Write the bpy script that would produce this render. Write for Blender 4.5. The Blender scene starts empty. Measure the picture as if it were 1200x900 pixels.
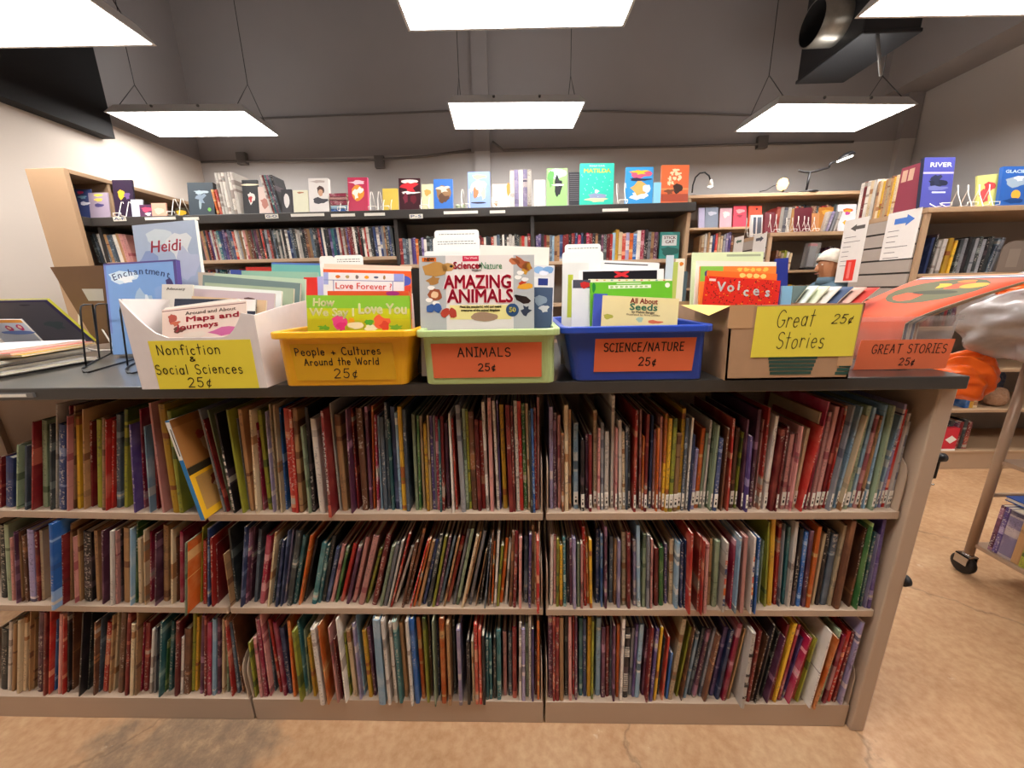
import bpy, bmesh, math, random
from mathutils import Vector, Matrix
R = random.Random(11)
C = bpy.context.scene.collection
sc = bpy.context.scene

# ------------------------------------------------------------------ camera
F_PX, PITCH, YAW, ROLL = 437.592, .242435, -.02827969, -.0198073
CAM = Vector((-.05446895, -.87458317, 1.30213718))
_cy, _sy = math.cos(YAW), math.sin(YAW)
FW = Vector((_sy*math.cos(PITCH), _cy*math.cos(PITCH), -math.sin(PITCH)))
_r0 = Vector((_cy, -_sy, 0)); _u0 = _r0.cross(FW)
RT = _r0*math.cos(ROLL) + _u0*math.sin(ROLL)
UP = -_r0*math.sin(ROLL) + _u0*math.cos(ROLL)
cd = bpy.data.cameras.new('camera'); cam = bpy.data.objects.new('camera', cd); C.objects.link(cam)
cam.matrix_world = Matrix(((RT.x, UP.x, -FW.x, CAM.x), (RT.y, UP.y, -FW.y, CAM.y), (RT.z, UP.z, -FW.z, CAM.z), (0, 0, 0, 1)))
cd.sensor_fit = 'HORIZONTAL'; cd.sensor_width = 36; cd.lens = 36*F_PX/1200; cd.clip_start = .02
sc.camera = cam

# ------------------------------------------------------------------ world, exposure
w = bpy.data.worlds.new('world'); sc.world = w; w.use_nodes = True
w.node_tree.nodes['Background'].inputs[0].default_value = (.9, .93, 1, 1)
w.node_tree.nodes['Background'].inputs[1].default_value = .12
sc.view_settings.view_transform = 'Standard'; sc.view_settings.look = 'None'
sc.view_settings.gamma = 1; sc.view_settings.use_curve_mapping = False
sc.view_settings.exposure = 0.55
LIGHT_W = 15.0        # emission strength of the ceiling panels
LIGHT_COL = (1, .972, .94)

# ------------------------------------------------------------------ photo measurements -> places
def ray(x, y): return FW + RT*((x-600)/F_PX) - UP*((y-450)/F_PX)
def on_y(x, y, Y): d = ray(x, y); return CAM + d*((Y-CAM.y)/d.y)
def on_x(x, y, X): d = ray(x, y); return CAM + d*((X-CAM.x)/d.x)
def on_z(x, y, Z): d = ray(x, y); return CAM + d*((Z-CAM.z)/d.z)

# ------------------------------------------------------------------ materials
MATS = {}
def srgb(c):
    return tuple(((v/255)/12.92 if v/255 <= .04045 else ((v/255+.055)/1.055)**2.4) for v in c)
def hexc(h): return srgb((int(h[0:2], 16), int(h[2:4], 16), int(h[4:6], 16)))
def mat(name, col, rough=.6, metal=0, noise=.08, nscale=20, spec=.4, bump=0, col2=None, emit=0, alpha=1, trans=0, coat=0):
    if name in MATS: return MATS[name]
    m = bpy.data.materials.new(name); m.use_nodes = True; MATS[name] = m
    nt = m.node_tree; b = nt.nodes['Principled BSDF']
    if isinstance(col, str): col = hexc(col)
    tc = nt.nodes.new('ShaderNodeTexCoord'); n = nt.nodes.new('ShaderNodeTexNoise')
    n.inputs['Scale'].default_value = nscale; n.inputs['Detail'].default_value = 4
    nt.links.new(tc.outputs['Object'], n.inputs['Vector'])
    mx = nt.nodes.new('ShaderNodeMix'); mx.data_type = 'RGBA'
    if col2 is None:
        a = [max(0, v*(1-noise)) for v in col]; c2 = [min(1, v*(1+noise)) for v in col]
    else:
        a = col; c2 = hexc(col2) if isinstance(col2, str) else col2
    mx.inputs[6].default_value = (*a, 1); mx.inputs[7].default_value = (*c2, 1)
    nt.links.new(n.outputs['Fac'], mx.inputs[0]); nt.links.new(mx.outputs[2], b.inputs['Base Color'])
    b.inputs['Roughness'].default_value = rough; b.inputs['Metallic'].default_value = metal
    b.inputs['Specular IOR Level'].default_value = spec; b.inputs['Alpha'].default_value = alpha
    b.inputs['Transmission Weight'].default_value = trans; b.inputs['Coat Weight'].default_value = coat
    if emit:
        b.inputs['Emission Color'].default_value = (*col, 1); b.inputs['Emission Strength'].default_value = emit
    if bump:
        bp = nt.nodes.new('ShaderNodeBump'); bp.inputs['Strength'].default_value = bump; bp.inputs['Distance'].default_value = .01
        nt.links.new(n.outputs['Fac'], bp.inputs['Height']); nt.links.new(bp.outputs[0], b.inputs['Normal'])
    return m

def cover_mat(name, base, accent, amount=.16):
    """printed book cover: flat colour, soft artwork patches and a run of small title marks along the spine"""
    m = bpy.data.materials.new(name); m.use_nodes = True; MATS[name] = m
    nt = m.node_tree; L = nt.links; N = nt.nodes.new; b = nt.nodes['Principled BSDF']
    tc = N('ShaderNodeTexCoord'); oi = N('ShaderNodeObjectInfo')
    off = N('ShaderNodeVectorMath'); off.operation = 'SCALE'; off.inputs[0].default_value = (17, 41, 73)
    L.new(oi.outputs['Random'], off.inputs['Scale'])
    add = N('ShaderNodeVectorMath'); add.operation = 'ADD'
    L.new(tc.outputs['Object'], add.inputs[0]); L.new(off.outputs[0], add.inputs[1])
    n1 = N('ShaderNodeTexNoise'); n1.inputs['Scale'].default_value = 16; n1.inputs['Detail'].default_value = 3
    L.new(add.outputs[0], n1.inputs['Vector'])
    n2 = N('ShaderNodeTexNoise'); n2.inputs['Scale'].default_value = 170; n2.inputs['Detail'].default_value = 1
    L.new(add.outputs[0], n2.inputs['Vector'])
    n3 = N('ShaderNodeTexNoise'); n3.inputs['Scale'].default_value = 7
    L.new(add.outputs[0], n3.inputs['Vector'])
    r1 = N('ShaderNodeValToRGB'); r1.color_ramp.elements[0].position = .48; r1.color_ramp.elements[1].position = .66
    L.new(n1.outputs['Fac'], r1.inputs[0])
    r2 = N('ShaderNodeValToRGB'); r2.color_ramp.elements[0].position = .56; r2.color_ramp.elements[1].position = .6
    L.new(n2.outputs['Fac'], r2.inputs[0])
    r3 = N('ShaderNodeValToRGB'); r3.color_ramp.elements[0].position = .5; r3.color_ramp.elements[1].position = .54
    L.new(n3.outputs['Fac'], r3.inputs[0])
    mu0 = N('ShaderNodeMath'); mu0.operation = 'MULTIPLY'; L.new(r2.outputs[0], mu0.inputs[0]); L.new(r3.outputs[0], mu0.inputs[1])
    sx = N('ShaderNodeSeparateXYZ'); L.new(tc.outputs['Object'], sx.inputs[0])
    lt = N('ShaderNodeMath'); lt.operation = 'LESS_THAN'; lt.inputs[1].default_value = .0012; L.new(sx.outputs[1], lt.inputs[0])
    mu = N('ShaderNodeMath'); mu.operation = 'MULTIPLY'; L.new(mu0.outputs[0], mu.inputs[0]); L.new(lt.outputs[0], mu.inputs[1])
    # printed bands up the spine: every book has its own blocks of colour
    zz = N('ShaderNodeSeparateXYZ'); L.new(add.outputs[0], zz.inputs[0])
    cz = N('ShaderNodeCombineXYZ'); L.new(zz.outputs[2], cz.inputs[2]); rx = N('ShaderNodeMath'); rx.operation = 'MULTIPLY'; rx.inputs[1].default_value = 90; L.new(oi.outputs['Random'], rx.inputs[0]); L.new(rx.outputs[0], cz.inputs[0])
    nb = N('ShaderNodeTexNoise'); nb.inputs['Scale'].default_value = 17; nb.inputs['Detail'].default_value = 1; L.new(cz.outputs[0], nb.inputs['Vector'])
    rb = N('ShaderNodeValToRGB'); e_ = rb.color_ramp.elements; rb.color_ramp.interpolation = 'CONSTANT'
    lum0 = .3*base[0]+.6*base[1]+.1*base[2]
    e_[0].position = 0; e_[0].color = (*base, 1); e_[1].position = .62; e_[1].color = (*accent, 1)
    q1 = e_.new(.70); q1.color = (.62, .55, .46, 1) if lum0 < .3 else (*[v*.35 for v in base], 1)
    q2 = e_.new(.32); q2.color = (*base, 1); e_[0].color = (*[v*.7+.01 for v in base], 1)
    L.new(nb.outputs['Fac'], rb.inputs[0])
    hs = N('ShaderNodeHueSaturation')
    L.new(rb.outputs[0], hs.inputs['Color'])
    mr = N('ShaderNodeMapRange'); mr.inputs[3].default_value = .5; mr.inputs[4].default_value = 1.08; hs.inputs['Saturation'].default_value = 1.02
    L.new(oi.outputs['Random'], mr.inputs[0]); L.new(mr.outputs[0], hs.inputs['Value'])
    m1 = N('ShaderNodeMix'); m1.data_type = 'RGBA'
    k1 = N('ShaderNodeMath'); k1.operation = 'MULTIPLY'; k1.inputs[1].default_value = amount*1.9
    L.new(r1.outputs[0], k1.inputs[0]); L.new(k1.outputs[0], m1.inputs[0])
    L.new(hs.outputs[0], m1.inputs[6]); m1.inputs[7].default_value = (*accent, 1)
    m2 = N('ShaderNodeMix'); m2.data_type = 'RGBA'
    k2 = N('ShaderNodeMath'); k2.operation = 'MULTIPLY'; k2.inputs[1].default_value = .45
    L.new(mu.outputs[0], k2.inputs[0]); L.new(k2.outputs[0], m2.inputs[0]); L.new(m1.outputs[2], m2.inputs[6])
    lum = .3*base[0]+.6*base[1]+.1*base[2]
    m2.inputs[7].default_value = (.75, .7, .6, 1) if lum < .25 else (.07, .05, .06, 1)
    L.new(m2.outputs[2], b.inputs['Base Color'])
    b.inputs['Roughness'].default_value = .42; b.inputs['Specular IOR Level'].default_value = .4
    return m

# code: name, base colour, accent
PAL = {
 'k': ('black', '1c181c', '5a4a50'), 'n': ('navy', '2b3a66', '7a86a8'), 'b': ('blue', '2f62a8', '8fb0d8'),
 'l': ('light blue', '8fb0c8', 'd8dcd8'), 't': ('teal', '2f6a70', '9ab8b0'), 'g': ('green', '3a6a38', 'a0b070'),
 'e': ('olive', 'a8a83e', '5c6a30'), 'y': ('yellow', 'e0b03a', 'a86030'), 'o': ('orange', 'd86a30', 'f0c080'),
 'r': ('red', 'bc3430', 'e8a080'), 'd': ('maroon', '7c2026', 'b86050'), 'm': ('crimson', 'a82848', 'e0a0a8'),
 'p': ('pink', 'd89a92', 'a85a60'), 'v': ('purple', '54407a', 'a090b8'), 'w': ('white', 'e6ddd2', 'a8988e'),
 'c': ('cream', 'dcc6a2', 'a87850'), 'a': ('grey', '98989c', '60606c'), 's': ('slate', '4e5a68', '8898a4'),
 'u': ('brown', '6e4634', 'b07850'), 'f': ('tan', 'b88e64', '7c5038'), 'i': ('lavender', '9c90b4', 'd8c8c8'),
 'h': ('sage', 'a4b494', '68785c'), 'x': ('plum', '5c3048', 'a87890'), 'z': ('charcoal', '34383a', '78807c'),
}
for k_, (n_, a_, b_) in PAL.items(): cover_mat('cover_'+n_.replace(' ', '_'), hexc(a_), hexc(b_))
def CM(code): return MATS['cover_'+PAL[code][0].replace(' ', '_')]
M = lambda n: MATS[n]
mat('pages', 'dcd0b8', .9, noise=.06, nscale=90)
mat('steel_tan', 'b49c86', .45, noise=.03, nscale=6, spec=.5)
mat('steel_tan_light', 'c4ae96', .5, noise=.03, nscale=6)
mat('counter_black', '2b2926', .34, noise=.15, nscale=60, spec=.9, coat=.35)
mat('white_sticker', 'e8e2d6', .6, noise=.04)
mat('ink', '14110f', .7); mat('ink_red', 'b8242a', .6); mat('ink_white', 'f2eee6', .6)

# ------------------------------------------------------------------ mesh builder
class MB:
    def __init__(s): s.v, s.f, s.mi, s.mats, s.sm = [], [], [], [], []
    def m(s, m):
        if m not in s.mats: s.mats.append(m)
        return s.mats.index(m)
    def add(s, vs, fs, m, smooth=False, T=None):
        o = len(s.v); k = s.m(m)
        s.v += [tuple(T @ Vector(p)) if T else tuple(p) for p in vs]
        for f in fs: s.f.append([o+i for i in f]); s.mi.append(k); s.sm.append(smooth)
        return s
    def box(s, lo, hi, m, T=None):
        (a, b, c), (d, e, f) = lo, hi
        return s.add([(a,b,c),(d,b,c),(d,e,c),(a,e,c),(a,b,f),(d,b,f),(d,e,f),(a,e,f)],
                     [(3,2,1,0),(4,5,6,7),(0,1,5,4),(1,2,6,5),(2,3,7,6),(3,0,4,7)], m, False, T)
    def prism(s, poly, lo, hi, m, axis='y', T=None, smooth=False):
        """polygon extruded along an axis; poly gives the other two coordinates in order"""
        n = len(poly); P = {'y': lambda p, t: (p[0], t, p[1]), 'x': lambda p, t: (t, p[0], p[1]), 'z': lambda p, t: (p[0], p[1], t)}[axis]
        vs = [P(p, lo) for p in poly] + [P(p, hi) for p in poly]
        s.add(vs, [tuple(range(n))[::-1], tuple(range(n, 2*n))], m, False, T)
        o = len(s.v)-2*n; k = s.m(m)
        for i in range(n):
            j = (i+1) % n; s.f.append([o+i, o+j, o+n+j, o+n+i]); s.mi.append(k); s.sm.append(smooth)
        return s
    def tube(s, pts, r, m, n=8, closed=False, T=None):
        pts = [Vector(p) for p in pts]; vs = []; fs = []; K = len(pts)
        prev = None
        for i, p in enumerate(pts):
            a = pts[(i-1) % K] if (closed or i) else pts[0]; b = pts[(i+1) % K] if (closed or i < K-1) else pts[-1]
            t = (b-a).normalized()
            if prev is None:
                q = Vector((0, 0, 1)) if abs(t.z) < .9 else Vector((1, 0, 0)); u = t.cross(q).normalized()
            else: u = (prev - t*prev.dot(t)).normalized()
            prev = u; v = t.cross(u)
            rr = r[i] if isinstance(r, (list, tuple)) else r
            for j in range(n): an = 2*math.pi*j/n; vs.append(p + u*math.cos(an)*rr + v*math.sin(an)*rr)
        for i in range(K if closed else K-1):
            for j in range(n):
                i2 = (i+1) % K; j2 = (j+1) % n; fs.append((i*n+j, i*n+j2, i2*n+j2, i2*n+j))
        if not closed: fs += [tuple(range(n))[::-1], tuple(range((K-1)*n, K*n))]
        return s.add(vs, fs, m, True, T)
    def grid(s, P, m, smooth=True, T=None):
        h, w_ = len(P), len(P[0]); vs = [p for row in P for p in row]
        return s.add(vs, [(i*w_+j, i*w_+j+1, (i+1)*w_+j+1, (i+1)*w_+j) for i in range(h-1) for j in range(w_-1)], m, smooth, T)
    def lathe(s, prof, m, n=24, T=None):
        vs = [(r*math.cos(2*math.pi*j/n), r*math.sin(2*math.pi*j/n), z) for r, z in prof for j in range(n)]
        fs = [(i*n+j, i*n+(j+1) % n, (i+1)*n+(j+1) % n, (i+1)*n+j) for i in range(len(prof)-1) for j in range(n)]
        return s.add(vs, fs, m, True, T)
    def text(s, txt, size, m, T, bold=0, shear=0, width=None, align='CENTER', depth=.0004, xs=1):
        cu = bpy.data.curves.new('t', 'FONT'); cu.body = txt; cu.size = size; bold = min(bold, size*.03); cu.shear = shear
        cu.align_x = align; cu.align_y = 'CENTER'; cu.extrude = depth; cu.resolution_u = 2
        ob = bpy.data.objects.new('t', cu); C.objects.link(ob)
        dg = bpy.context.evaluated_depsgraph_get(); me = ob.evaluated_get(dg).to_mesh()
        xsv = [v.co.x for v in me.vertices]
        k = xs
        if width and xsv: k = width/max(1e-6, max(xsv)-min(xsv))
        vs = [(v.co.x*k, v.co.y, v.co.z) for v in me.vertices]; fs = [tuple(p.vertices) for p in me.polygons]
        ob.evaluated_get(dg).to_mesh_clear()
        bpy.data.objects.remove(ob); bpy.data.curves.remove(cu)
        s.add(vs, fs, m, False, T)
        if bold > .00015:                      # heavier letters: the same outline laid down again a hair to each side
            for dx, dy in ((bold, 0), (-bold, 0), (0, bold), (0, -bold)):
                s.add([(x+dx, y+dy, z) for x, y, z in vs], fs, m, False, T)
        return s
    def blob(s, cx, cy, rx, ry, m, T, n=14, jag=0, seed=1, rot=0, depth=.0004):
        """flat printed patch in the x-y plane of T"""
        q = random.Random(seed); vs = []
        for i in range(n):
            a = 2*math.pi*i/n; k = 1+jag*(q.random()-.5)*2
            x, y = rx*k*math.cos(a), ry*k*math.sin(a)
            vs.append((cx+x*math.cos(rot)-y*math.sin(rot), cy+x*math.sin(rot)+y*math.cos(rot), depth))
        return s.add(vs, [tuple(range(n))], m, False, T)
    def rect(s, x0, y0, x1, y1, m, T, depth=.0003):
        return s.add([(x0, y0, depth), (x1, y0, depth), (x1, y1, depth), (x0, y1, depth)], [(0, 1, 2, 3)], m, False, T)
    def build(s, name, parent=None, loc=None, rot=None, bevel=0, sub=0, auto=False):
        me = bpy.data.meshes.new(name); me.from_pydata(s.v, [], s.f)
        for m_ in s.mats: me.materials.append(m_)
        me.polygons.foreach_set('material_index', s.mi); me.polygons.foreach_set('use_smooth', s.sm); me.update()
        o = bpy.data.objects.new(name, me); C.objects.link(o)
        if parent: o.parent = parent
        if loc is not None: o.location = loc
        if rot is not None: o.rotation_euler = rot
        if bevel:
            b = o.modifiers.new('bevel', 'BEVEL'); b.width = bevel; b.segments = 2; b.limit_method = 'ANGLE'; b.angle_limit = .7
        if sub:
            b = o.modifiers.new('sub', 'SUBSURF'); b.levels = sub; b.render_levels = sub
        return o

def empty(name, loc=(0, 0, 0), rot=(0, 0, 0)):
    o = bpy.data.objects.new(name, None); C.objects.link(o); o.location = loc; o.rotation_euler = rot; o.empty_display_size = .02
    return o
def tag(o, label, cat, group=None):
    o['label'] = label; o['category'] = cat
    if group: o['group'] = group
    return o
def struct(o): o['kind'] = 'structure'; return o
def copy_tree(o, parent=None):
    c = o.copy(); C.objects.link(c)
    if parent: c.parent = parent
    for ch in o.children: copy_tree(ch, c)
    return c
def TM(loc, xdir, ydir):
    """frame with its x axis along xdir and y axis along ydir (text plane), z towards the reader"""
    x = Vector(xdir).normalized(); y = Vector(ydir); y = (y-x*y.dot(x)).normalized(); z = x.cross(y)
    return Matrix(((x.x, y.x, z.x, loc[0]), (x.y, y.y, z.y, loc[1]), (x.z, y.z, z.z, loc[2]), (0, 0, 0, 1)))
FRONT = lambda x, y, z: TM((x, y, z), (1, 0, 0), (0, 0, 1))   # faces -Y
# ------------------------------------------------------------------ room
XL, XR, YB, YF, ZC = -3.95, 4.5, 4.12, -4.2, 4.6
def floor_mat():
    m = bpy.data.materials.new('stained_concrete'); m.use_nodes = True
    nt = m.node_tree; L = nt.links; N = nt.nodes.new; b = nt.nodes['Principled BSDF']
    tc = N('ShaderNodeTexCoord')
    def noise(s, d=6, r=.6):
        n = N('ShaderNodeTexNoise'); n.inputs['Scale'].default_value = s; n.inputs['Detail'].default_value = d; n.inputs['Roughness'].default_value = r
        L.new(tc.outputs['Object'], n.inputs['Vector']); return n
    def ramp(src, stops):
        r = N('ShaderNodeValToRGB'); e = r.color_ramp.elements
        e[0].position, e[0].color = stops[0][0], (*stops[0][1], 1); e[1].position, e[1].color = stops[-1][0], (*stops[-1][1], 1)
        for p, c in stops[1:-1]: q = e.new(p); q.color = (*c, 1)
        L.new(src, r.inputs[0]); return r
    def mix(f, a, c):
        x = N('ShaderNodeMix'); x.data_type = 'RGBA'; L.new(f, x.inputs[0]); L.new(a, x.inputs[6])
        if isinstance(c, tuple): x.inputs[7].default_value = (*c, 1)
        else: L.new(c, x.inputs[7])
        return x.outputs[2]
    base = ramp(noise(2.2).outputs['Fac'], [(.3, hexc('a47850')), (.5, hexc('bc9068')), (.7, hexc('caa47c'))])
    fine = ramp(noise(38, 4).outputs['Fac'], [(.35, hexc('a07650')), (.65, hexc('d0b08a'))])
    mxf = N('ShaderNodeMix'); mxf.data_type = 'RGBA'; mxf.inputs[0].default_value = .35
    L.new(base.outputs[0], mxf.inputs[6]); L.new(fine.outputs[0], mxf.inputs[7]); col = mxf.outputs[2]
    # dark old glue patch left of the bookcase joint
    sep = N('ShaderNodeSeparateXYZ'); L.new(tc.outputs['Object'], sep.inputs[0])
    def math_(op, a, c=None, d=None):
        q = N('ShaderNodeMath'); q.operation = op
        for i, v in enumerate((a, c, d)):
            if v is None: continue
            if isinstance(v, (int, float)): q.inputs[i].default_value = v
            else: L.new(v, q.inputs[i])
        return q.outputs[0]
    wob = math_('MULTIPLY', math_('SUBTRACT', noise(6, 5).outputs['Fac'], .5), .9)
    d1 = math_('ABSOLUTE', math_('ADD', sep.outputs[0], 1.06)); d1 = math_('ADD', d1, wob)
    inx = math_('SMOOTH_MIN', math_('MULTIPLY', math_('SUBTRACT', .30, d1), 6), 1, .1)
    iny = math_('MULTIPLY', math_('SUBTRACT', math_('ADD', sep.outputs[1], 1.6), wob), 2)
    k = N('ShaderNodeClamp'); L.new(math_('MULTIPLY', math_('MINIMUM', inx, iny), .8), k.inputs[0])
    pat = ramp(noise(22, 6, .75).outputs['Fac'], [(.38, hexc('6a5a4c')), (.55, hexc('8c745c')), (.72, hexc('b89a76'))])
    col = mix(k.outputs[0], col, pat.outputs[0])
    # pale scuffs
    sc_ = ramp(noise(9, 8, .7).outputs['Fac'], [(.66, (0, 0, 0)), (.72, (.55, .55, .55))])
    col = mix(sc_.outputs[0], col, hexc('e4d2ba'))
    # hairline cracks
    v = N('ShaderNodeTexVoronoi'); v.feature = 'DISTANCE_TO_EDGE'; v.inputs['Scale'].default_value = .6
    wv = N('ShaderNodeVectorMath'); wv.operation = 'ADD'; nn = noise(3, 6)
    sv = N('ShaderNodeVectorMath'); sv.operation = 'SCALE'; sv.inputs['Scale'].default_value = .25
    L.new(nn.outputs['Color'], sv.inputs[0]); L.new(tc.outputs['Object'], wv.inputs[0]); L.new(sv.outputs[0], wv.inputs[1]); L.new(wv.outputs[0], v.inputs['Vector'])
    cr = ramp(v.outputs['Distance'], [(0, (.45, .45, .45)), (.0022, (0, 0, 0))])
    col = mix(cr.outputs[0], col, hexc('5a4634'))
    L.new(col, b.inputs['Base Color'])
    rr = ramp(noise(5).outputs['Fac'], [(.3, (.38,)*3), (.7, (.58,)*3)]); L.new(rr.outputs[0], b.inputs['Roughness'])
    bp = N('ShaderNodeBump'); bp.inputs['Strength'].default_value = .12; bp.inputs['Distance'].default_value = .01
    L.new(noise(30, 6).outputs['Fac'], bp.inputs['Height']); L.new(bp.outputs[0], b.inputs['Normal'])
    return m
FLOOR = floor_mat(); MATS['floor'] = FLOOR
mat('wall_pale', 'c4b9ae', .8, noise=.03, nscale=3); mat('wall_grey', 'b8b4b2', .8, noise=.03, nscale=3)
mat('paint_dark', '959090', .85, noise=.05, nscale=3); mat('black_paint_and_shade', '0c0a0b', .8, noise=.1)
mat('metal_grey', '8c8a88', .35, .7, noise=.05); mat('wire_black', '161416', .4); mat('wire_white', 'efe9df', .4)
PANEL = mat('led_diffuser', LIGHT_COL, .5, noise=0, emit=LIGHT_W); mat('lamp_housing', 'c8c6c4', .4, noise=.02)
mat('duct_black', '1e1e20', .45, noise=.12, nscale=8); mat('duct_steel', '8a857c', .35, .8, noise=.2, nscale=30)
mat('conduit', '6c6866', .5, .3)
ZP = 2.92    # the pale paint stops here, dark grey above
struct(MB().box((XL-.1, YF-.1, -.1), (XR+.1, YB+.1, 0), FLOOR).build('floor'))
struct(MB().box((XL-.1, YF-.1, ZC), (XR+.1, YB+.1, ZC+.1), M('paint_dark')).build('ceiling'))
struct(MB().box((XL-.1, YB, 0), (XR+.1, YB+.1, ZP), M('wall_grey')).box((XL-.1, YB, ZP), (XR+.1, YB+.1, ZC), M('paint_dark')).build('wall_back'))
struct(MB().box((XL-.1, YF, 0), (XL, YB, ZP), M('wall_pale')).box((XL-.1, YF, ZP), (XL, YB, ZC), M('paint_dark')).build('wall_left'))
struct(MB().box((XR, YF, 0), (XR+.1, YB, 3.5), M('wall_grey')).box((XR, YF, 3.5), (XR+.1, YB, ZC), M('paint_dark')).build('wall_right'))
struct(MB().box((XL-.1, YF-.1, 0), (XR+.1, YF, ZP), M('wall_pale')).box((XL-.1, YF-.1, ZP), (XR+.1, YF, ZC), M('paint_dark')).build('wall_front'))
# black soffit high on the left wall, grey beam along the right wall, two pilasters on the back wall
struct(MB().box((XL, .6, 2.76), (XL+.12, 2.98, ZC), M('black_paint_and_shade')).build('trim_1'))
struct(MB().box((4.1, YF, 3.38), (XR, YB, ZC), M('paint_dark')).build('trim_2'))
for i, (xa, xb) in enumerate(((556, 574), (1052, 1070))):
    a, b_ = on_y(xa, 177, YB-.06).x, on_y(xb, 177, YB-.06).x
    struct(MB().box((a, YB-.06, 0), (b_, YB, ZP), M('wall_grey')).box((a, YB-.06, ZP), (b_, YB, ZC), M('paint_dark')).build('trim_%d' % (3+i)))

# conduits with junction boxes on the back wall
def conduit(px, Y, label, r=.012, boxes=()):
    pts = [on_y(x, y, Y) for x, y in px]
    o = MB().tube(pts, r, M('conduit')).build('conduit'); root = empty('conduit_pipe', pts[0])
    o.parent = root; o.location = -pts[0]; o.name = 'pipe'
    for bx, by in boxes:
        c = on_y(bx, by, Y+.012)
        MB().box((-.055, -.03, -.065), (.055, .03, .065), M('conduit')).box((-.045, -.035, -.055), (.045, -.03, .055), M('conduit')).build('junction_box', root, c-pts[0], bevel=.006)
    tag(root, label, 'conduit')
conduit([(300, 139), (523, 130), (700, 130), (880, 135), (1046, 134)], YB-.016, 'thin grey conduit running level along the dark upper wall behind the hanging lights', .011)
conduit([(236, 190), (283, 189), (400, 188), (443, 187), (500, 183), (552, 176)], YB-.05, 'grey conduit at the top of the pale wall above the dark bookcase', .014, [(284, 186), (445, 190)])
conduit([(577, 166), (590, 176), (700, 173), (780, 172), (890, 169), (1000, 166)], YB-.05, 'grey conduit with one box running along the wall above the desk lamps', .013, [(893, 167)])

# ------------------------------------------------------------------ hanging light panels
def light_panel():
    W2, D2 = .605, .28
    root = empty('ceiling_light')
    prof = [(-W2, 0), (-W2+.03, .07), (W2-.03, .07), (W2, 0), (W2-.012, 0), (W2-.012, .012), (-W2+.012, .012), (-W2+.012, 0)]
    h = MB()
    t = [(-W2, -D2, 0), (W2, -D2, 0), (W2, D2, 0), (-W2, D2, 0)]; i = .014
    inn = [(-W2+i, -D2+i, 0), (W2-i, -D2+i, 0), (W2-i, D2-i, 0), (-W2+i, D2-i, 0)]; up = [(x, y, .012) for x, y, z in inn]
    top = [(-W2+.05, -D2+.05, .075), (W2-.05, -D2+.05, .075), (W2-.05, D2-.05, .075), (-W2+.05, D2-.05, .075)]
    vs = t+inn+up+top; fs = []
    for k in range(4):
        j = (k+1) % 4; fs += [(k, 4+k, 4+j, j)[::-1], (4+k, 8+k, 8+j, 4+j)[::-1], (k, j, 12+j, 12+k)]
    fs.append((12, 13, 14, 15)); h.add(vs, fs, M('lamp_housing'))
    for sx in (-1, 1):
        for q in (-.5, .5): h.lathe([(.0, .012), (.012, .008), (.012, 0)], M('metal_grey'), 8, Matrix.Translation((sx*.2, q*.0-D2+.02, .05)) @ Matrix.Rotation(math.pi/2, 4, 'X'))
    h.build('housing', root)
    MB().box((-W2+i, -D2+i, .004), (W2-i, D2-i, .012), PANEL).build('diffuser', root)
    MB().box((-.45, -.06, .0755), (.45, .06, .078), mat('added_uplight', LIGHT_COL, .5, noise=0, emit=LIGHT_W*.8)).build('added_uplight', root)  # glowing strip added on the housing top to brighten the upper walls
    for sx in (-1, 1):
        x = sx*(W2-.09)
        c = MB()
        c.tube([(x, -D2+.06, .07), (x, 0, .33)], .003, M('wire_black'), 5); c.tube([(x, D2-.06, .07), (x, 0, .33)], .003, M('wire_black'), 5)
        c.tube([(x, 0, .33), (x, 0, 1.69)], .003, M('wire_black'), 5)
        c.build('hanging_cable', root)
    return root
PAN = light_panel()
lamp_spots = [
 (-.085, 3.14, 2.9, 3.2, 'wide hanging light panel centred over the green poster book of the dark bookcase'),
 (-3.10, 3.10, 2.9, 3.2, 'hanging light panel over the pale end panel of the tan bookcase beside the black soffit'),
 (2.62, 2.98, 2.74, 4.5, 'hanging light panel just below the black air duct'),
 (-.055, 1.36, 2.73, 1.5, 'hanging light panel at the top middle of the photo, cut by its upper edge'),
 (-2.75, 1.36, 2.73, 2, 'hanging light panel cut off by the top left corner of the photo'),
 (2.42, 1.40, 2.73, 2, 'hanging light panel cut off by the top right corner of the photo'),
]
for i, (x, y, z, a, lb) in enumerate(lamp_spots):
    o = PAN if i == 0 else copy_tree(PAN)
    o.location = (x, y, z); o.rotation_euler.z = math.radians(a)
    tag(o, lb, 'ceiling light', 'hanging light panels')
for x in (-2.6, 0, 2.6):                       # the same lamps over the aisle behind the camera
    for y in (-.5,):
        o = copy_tree(PAN); o.location = (x, y, 2.73); o.rotation_euler.z = 0
        tag(o, 'hanging light panel over the aisle behind the viewer', 'ceiling light', 'light panels over the near aisle')

# ------------------------------------------------------------------ black air duct
root = empty('air_duct', (2.86, 2.78, 3.34))
def loc(v): return Vector(v)-Vector(root.location)
MB().box((-.22, -.1, -.12), (.22, .62, .9), M('duct_black')).box((-.23, -.11, -.14), (.23, .63, -.11), M('duct_black')).build('duct_box', root, bevel=.008)
cl = MB(); T = Matrix.Translation((-.22, .18, .1)) @ Matrix.Rotation(-math.pi/2, 4, 'Y')
cl.lathe([(.16, 0), (.16, .22), (.15, .22)], M('duct_steel'), 28, T); cl.lathe([(.15, .22), (.15, .02), (.0, .02)], M('black_paint_and_shade'), 28, T)  # steel ring; its inside is coloured black in place of shade
cl.build('collar', root)
MB().tube([(-.1, -.09, -.13), (-.02, -.1, -.42)], .012, M('metal_grey')).build('hanger_strap', root)
tag(root, 'black air duct box with a round steel opening near the ceiling', 'air duct')

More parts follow.
